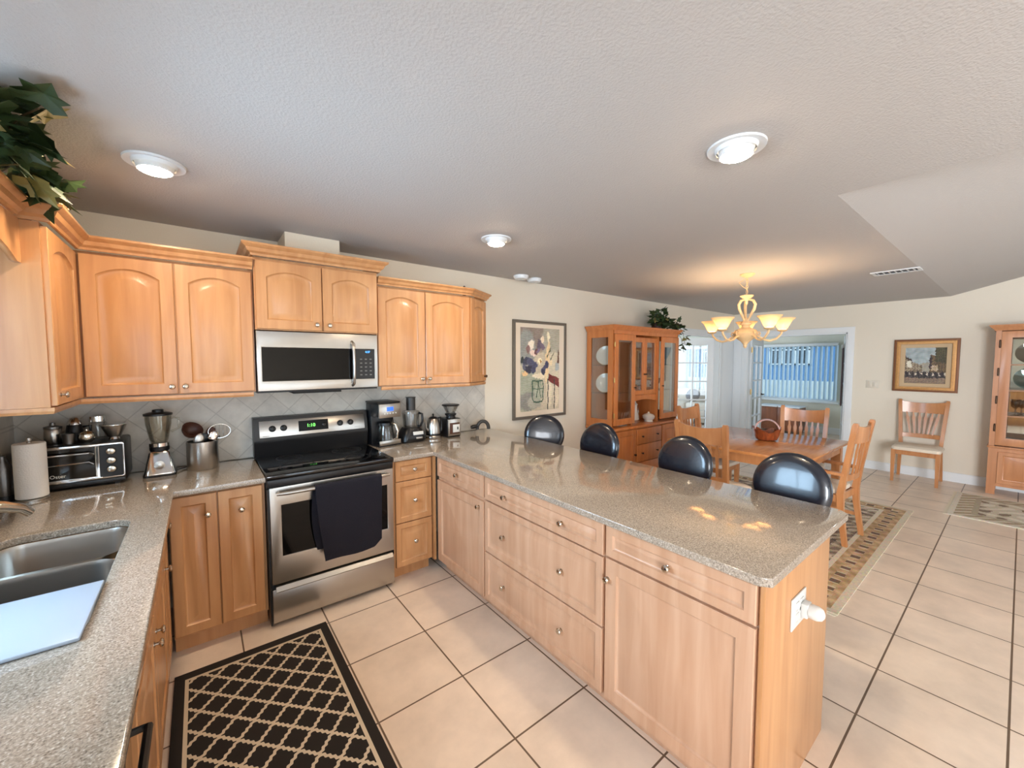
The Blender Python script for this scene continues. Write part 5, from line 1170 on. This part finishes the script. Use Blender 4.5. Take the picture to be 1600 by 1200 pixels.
vase('goblet', 'clear glass goblet on the middle right hutch shelf', 'glass', 1.17, 0.20, 1.2075, [(0.034, 0), (0.030, 0.004), (0.007, 0.012), (0.007, 0.06), (0.034, 0.09), (0.040, 0.15), (0.037, 0.15), (0.028, 0.095)], 'clear')
vase('glass_bowl', 'clear cut glass bowl at the bottom of the right hutch side', 'bowl', 1.19, 0.20, 0.803, [(0.04, 0), (0.036, 0.01), (0.07, 0.06), (0.085, 0.12), (0.081, 0.12), (0.06, 0.06), (0.03, 0.02)], 'clear')
for i, (x, lab) in enumerate(((0.56, 'left'), (0.84, 'right'))):
    vase('goblet', 'clear stemmed glass behind the %s small center door of the hutch' % lab, 'glass', x, 0.25, 1.1645, [(0.032, 0), (0.028, 0.004), (0.006, 0.012), (0.006, 0.07), (0.032, 0.10), (0.036, 0.16), (0.033, 0.16), (0.026, 0.105)], 'clear')

# ------------------------------------------------------------------ ivy
def leaf(mb, p, d, s, rr):
    """five-lobed ivy leaf at p pointing along d"""
    d = d.normalized(); side = d.cross(Vector((0, 0, 1)))
    if side.length < 0.1: side = Vector((1, 0, 0))
    side.normalize(); nrm = side.cross(d); side = (side+nrm*rr.uniform(-0.8, 0.8)).normalized(); nrm = side.cross(d)
    out = [(0, 0), (0.30, -0.12), (0.52, 0.12), (0.34, 0.32), (0.46, 0.58), (0.22, 0.60), (0, 1.0), (-0.22, 0.60), (-0.46, 0.58), (-0.34, 0.32), (-0.52, 0.12), (-0.30, -0.12)]
    c = mb.bm.verts.new(p+d*(0.35*s)+nrm*(0.05*s)); vs = [mb.bm.verts.new(p+side*(a*s)+d*(b*s)-nrm*(0.10*s*(abs(a)+abs(b-.35)))) for a, b in out]
    for i in range(len(vs)): mb.bm.faces.new((c, vs[i], vs[(i+1) % len(vs)]))
def ivy(label, loc, strands, s, seed, n_per, lightfrac=0.2, zmax=0.6):
    rr = random.Random(seed); t = thing('ivy_plant', label, 'plant', loc)
    a, b, st = MB(), MB(), MB()
    for pts in strands:
        pts = [Vector(p) for p in pts]; st.tube(pts, 0.003, 5)
        for k in range(n_per):
            f = rr.random()*(len(pts)-1); i = min(int(f), len(pts)-2); p = pts[i].lerp(pts[i+1], f-i)
            dirv = Vector((rr.uniform(-1, 1), rr.uniform(-1, 1), rr.uniform(-0.7, 0.6)))
            q = p+dirv*s*0.5; leaf(b if rr.random() < lightfrac*(1.8 if p.z < 0.05 else 0.6) else a, q, dirv, s*rr.uniform(0.7, 1.2), rr)
    for m_ in (a, b, st):
        for v in m_.bm.verts: v.co.z = min(v.co.z, zmax-0.004*rr.random())
    obj('foliage', a, 'leaf', t, smooth=False); obj('pale_foliage', b, 'leaf_light', t, smooth=False); obj('stems', st, 'stem', t)
    mb = MB(); mb.lathe([(0.05, 0.002), (0.07, 0.01), (0.078, 0.09), (0.07, 0.09), (0.06, 0.03)], n=20); obj('pot', mb, 'brownwood', t)
    return t
ivy('trailing ivy plant on top of the hutch, spilling over its right corner', (4.68, -0.20, 2.006),
    [[(0, 0, 0.05), (-0.08, -0.06, 0.15), (-0.16, -0.10, 0.20)], [(0, 0, 0.06), (0.0, -0.05, 0.19), (-0.04, -0.08, 0.26)], [(0, 0, 0.05), (0.08, -0.02, 0.16), (0.12, -0.06, 0.22)],
     [(0, 0, 0.05), (0.12, -0.08, 0.12), (0.22, -0.18, 0.08), (0.29, -0.22, -0.06), (0.31, -0.24, -0.20)], [(0, 0, 0.05), (0.14, 0.0, 0.10), (0.26, -0.1, 0.05), (0.34, -0.16, -0.10), (0.35, -0.2, -0.30)],
     [(0, 0, 0.05), (-0.06, -0.14, 0.10), (-0.12, -0.20, 0.10)], [(0.0, 0, 0.05), (0.18, -0.12, 0.16), (0.30, -0.20, 0.04)]], 0.088, 5, 22)
iv = ivy('trailing green ivy on the left wall cabinet at the upper left edge', (-0.905, -0.64, 2.148),
    [[(0, 0, 0.06), (0.04, -0.2, 0.16), (0.12, -0.5, 0.20), (0.17, -0.75, 0.17)], [(0, 0, 0.06), (0.05, -0.25, 0.18), (0.10, -0.55, 0.22), (0.14, -0.85, 0.20)], [(0.05, -0.50, 0.15), (0.12, -0.62, 0.17), (0.15, -0.72, 0.14)],
     [(0.05, -0.3, 0.12), (0.14, -0.45, 0.14), (0.16, -0.55, 0.10)], [(0.12, -0.5, 0.2), (0.20, -0.66, 0.22), (0.26, -0.76, 0.22)], [(0.09, -0.22, 0.13), (0.17, -0.30, 0.11), (0.20, -0.36, 0.09)]], 0.105, 9, 20, 0.08, 0.280)
mb = MB(); rr = random.Random(4)
for k in range(46):
    f = k/45; p = Vector((0.178+0.032*f+rr.uniform(-0.012, 0.012), -0.42+0.24*f+rr.uniform(-0.02, 0.02), 0.20-0.125*f+rr.uniform(-0.010, 0.012)))
    mb.ball(p, (0.007, 0.016, 0.008), 6, 4)
mb.tube([(0.178, -0.42, 0.20), (0.195, -0.30, 0.14), (0.212, -0.18, 0.075)], 0.003, 5); obj('berry_strand', mb, 'berry', iv)

# ------------------------------------------------------------------ china cabinet at the right edge
cc = thing('china_cabinet', 'tall oak china cabinet with mirrored back at the right edge', 'china cabinet', (7.15, -3.10, 0), R(-90))
CW, CD = 0.95, 0.335
mb = MB(); mb.box(0, CW, 0.004, CD, 0.10, 0.555); mb.box(0.0, 0.07, 0.0, 0.07, 0, 0.10); mb.box(CW-0.07, CW, 0.0, 0.07, 0, 0.10); mb.box(0.0, 0.07, CD-0.07, CD, 0, 0.10); mb.box(CW-0.07, CW, CD-0.07, CD, 0, 0.10); obj('base', mb, 'oak_pale', cc, smooth=False)
mb = MB(); mb.box(-0.012, CW+0.012, -0.016, CD, 0.5555, 0.580, 0.006); obj('waist_molding', mb, 'oak_pale', cc)
obj('drawer', doormesh(0.075, CW-0.075, 0.135, 0.515, -0.010, 0.013, 0, 0.04, True), 'oak_pale', cc)
for x in (0.0, CW-0.022):
    mb = MB(); mb.box(x, x+0.022, 0.022, CD, 0.5805, 1.96); obj('side_panel', mb, 'oak_pale', cc)
mb = MB(); mb.box(0.0225, CW-0.0225, CD-0.012, CD, 0.5805, 1.96); obj('back_board', mb, 'oak_pale', cc)
mb = MB(); mb.box(0.024, CW-0.024, CD-0.0155, CD-0.0125, 0.5815, 1.955); obj('mirror', mb, 'mirror', cc)
mb = MB(); mb.box(0, CW, 0.0, CD, 1.9605, 1.975); obj('top_board', mb, 'oak_pale', cc)
mb = MB(); mb.sweep([(0, 0), (0.012, 0), (0.018, 0.02), (0.050, 0.05), (0.055, 0.066), (0, 0.066)], [(-0.0005, CD), (-0.0005, -0.0005), (CW+0.0005, -0.0005), (CW+0.0005, CD)])
for v in mb.bm.verts: v.co.z += 1.945
obj('crown', mb, 'oak_pale', cc)
dr = obj('glass_door', flat(rect(0.045, CW-0.045, 0.592, 1.935), [rect(0.125, CW-0.125, 0.68, 1.86)], 0.022, 0.002, mtx=tr(0, -0.004, 0) @ XZ), 'oak_pale', cc)
mb = MB(); mb.box(0.125, CW-0.125, 0.006, 0.009, 0.68, 1.86); obj('glass_pane', mb, 'cabglass', dr)
for k in range(4):
    z = 0.80+k*0.33; mb = MB(); mb.lathe([(0.008, -0.035), (0.008, 0.035)], (0.036, -0.007, z), 10); mb.ball((0.036, -0.007, z+0.04), 0.008, 8, 6); mb.ball((0.036, -0.007, z-0.04), 0.008, 8, 6); obj('hinge', mb, 'bronze', dr)
for x in (0.0, CW-0.044):
    mb = MB(); mb.box(x, x+0.044, 0.0, 0.0215, 0.5805, 1.96); obj('stile', mb, 'oak_pale', cc)
for z in (0.93, 1.235, 1.535):
    mb = MB(); mb.box(0.024, CW-0.024, 0.03, CD-0.016, z, z+0.018); obj('shelf', mb, 'oak_pale', cc)
def cloc(x, y, z): return (7.15+y, -3.10-x, z)
def cth(name, label, cat, x, y, z, prof, mat, tilt=None, group=None):
    t = thing(name, label, cat, cloc(x, y, z), R(-90), group); mb = MB(); v = mb.lathe(prof, n=30)
    if tilt: mb.xf(v, tr(0, 0, tilt[1]) @ rx(R(tilt[0])))
    obj('body', mb, mat, t); return t
DISH = [(0.01, 0.004), (0.07, 0.006), (0.125, 0.030), (0.125, 0.034), (0.06, 0.012), (0.01, 0.010)]
cth('glass_plate', 'clear glass platter standing on the top shelf of the china cabinet', 'plate', 0.27, 0.20, 1.5535, [(a, b) for a, b in DISH], 'clear', (78, 0.125))
cth('glass_plate', 'teal tinted glass platter on the second shelf of the china cabinet', 'plate', 0.27, 0.20, 1.2535, [(a, b) for a, b in DISH], 'tealclear', (78, 0.125))
GOB = [(0.036, 0), (0.032, 0.004), (0.006, 0.012), (0.006, 0.075), (0.034, 0.105), (0.042, 0.165), (0.039, 0.165), (0.030, 0.11), (0.003, 0.085)]
for i, (x, y, lab) in enumerate(((0.18, 0.11, 'first clear goblet from the left on the third shelf of the china cabinet'), (0.275, 0.11, 'second clear goblet from the left on the third shelf of the china cabinet'), (0.37, 0.11, 'third clear goblet from the left on the third shelf of the china cabinet'),
                           (0.225, 0.22, 'clear goblet behind the others on the third shelf of the china cabinet'))):
    cth('goblet', lab, 'glass', x, y, 0.9485, GOB, 'clear', None, 'goblets in the china cabinet')
cth('glass_bowl', 'shallow clear glass bowl on the bottom shelf of the china cabinet', 'bowl', 0.215, 0.165, 0.583, [(0.05, 0), (0.05, 0.005), (0.10, 0.035), (0.115, 0.05), (0.111, 0.05), (0.09, 0.036), (0.04, 0.010)], 'clear')
cth('glass_plate', 'stack of clear glass plates on the bottom shelf of the china cabinet', 'plate', 0.45, 0.20, 0.583, [(0.06, 0), (0.10, 0.02), (0.10, 0.10), (0.06, 0.105)], 'clear')

# ------------------------------------------------------------------ sunroom furniture
t = thing('storage_cabinet', 'low brown wooden cabinet under the sunroom window', 'cabinet', (10.05, 0.02, 0))
mb = MB(); mb.box(-0.20, 0.24, -0.40, 0.40, 0.05, 0.565); obj('body', mb, 'walnut', t)
mb = MB(); mb.box(-0.22, 0.25, -0.42, -0.01, 0.5655, 0.59, 0.003); mb.box(-0.22, 0.25, 0.01, 0.42, 0.5655, 0.59, 0.003); obj('top', mb, 'trim', t)
for y0, y1 in ((-0.385, -0.01), (0.01, 0.385)):
    mb = MB(); mb.box(-0.218, -0.2005, y0, y1, 0.07, 0.55, 0.003); obj('door', mb, 'walnut', t)
mb = MB()
for y in (-0.36, 0.36):
    for x in (-0.17, 0.2): mb.box(x, x+0.03, y-0.015, y+0.015, 0, 0.05)
obj('foot', mb, 'walnut', t)
so = thing('sofa', 'pale sunroom sofa seen through the left French door', 'sofa', (9.85, 1.95, 0))
mb = MB(); mb.box(-0.42, 0.35, -0.95, 0.95, 0.06, 0.40, 0.04); obj('base', mb, 'sofa', so)
for sx in (-0.38, 0.30):
    for sy in (-0.9, 0.9):
        mb = MB(); mb.box(sx-0.02, sx+0.02, sy-0.02, sy+0.02, 0, 0.0595); obj('foot', mb, 'black', so)
mb = MB(); mb.box(0.12, 0.40, -0.95, 0.95, 0.4005, 0.86, 0.06); obj('backrest', mb, 'sofa', so)
for y0, y1 in ((-0.93, -0.01), (0.01, 0.93)):
    mb = MB(); mb.box(-0.44, 0.11, y0, y1, 0.4005, 0.54, 0.05); obj('seat_cushion', mb, 'sofa', so)
for s in (-1, 1):
    mb = MB(); mb.box(-0.44, 0.40, s*0.955, s*1.10, 0.06, 0.62, 0.04); obj('armrest', mb, 'sofa', so)
t = thing('throw_pillow', 'dark grey throw pillow leaning on the sunroom sofa', 'pillow', (9.72, 1.93, 0.542), 0)
mb = MB(); v = mb.ball((0, 0, 0.17), (0.07, 0.19, 0.17), 16, 10); mb.xf(v, ry(R(18))); obj('cushion', mb, 'grey', t)
t = thing('coffee_table', 'glass topped coffee table before the sunroom sofa', 'table', (9.0, 1.75, 0))
mb = MB(); mb.box(-0.28, 0.28, -0.45, 0.45, 0.42, 0.435, 0.003); obj('tabletop', mb, 'mirror', t)
for sx in (-1, 1):
    for sy in (-1, 1):
        mb = MB(); mb.box(sx*0.25-0.02, sx*0.25+0.02, sy*0.42-0.02, sy*0.42+0.02, 0, 0.4195); obj('leg', mb, 'black', t)
# dark strap hanging on the edge-on door
t = thing('door_hanging', 'dark brown strap hanging on the edge of the right French door leaf', 'hanging', (7.60, -1.628, 0))
mb = MB(); v = mb.box(0.42, 0.70, 0.026, 0.040, 0.85, 1.80, 0.004); mb.xf(v, rz(R(14))); obj('strap', mb, 'brownstrap', t)
mb = MB(); v = mb.box(0.45, 0.67, 0.0185, 0.050, 1.80, 1.86, 0.004); mb.xf(v, rz(R(14))); obj('hook', mb, 'white', t)
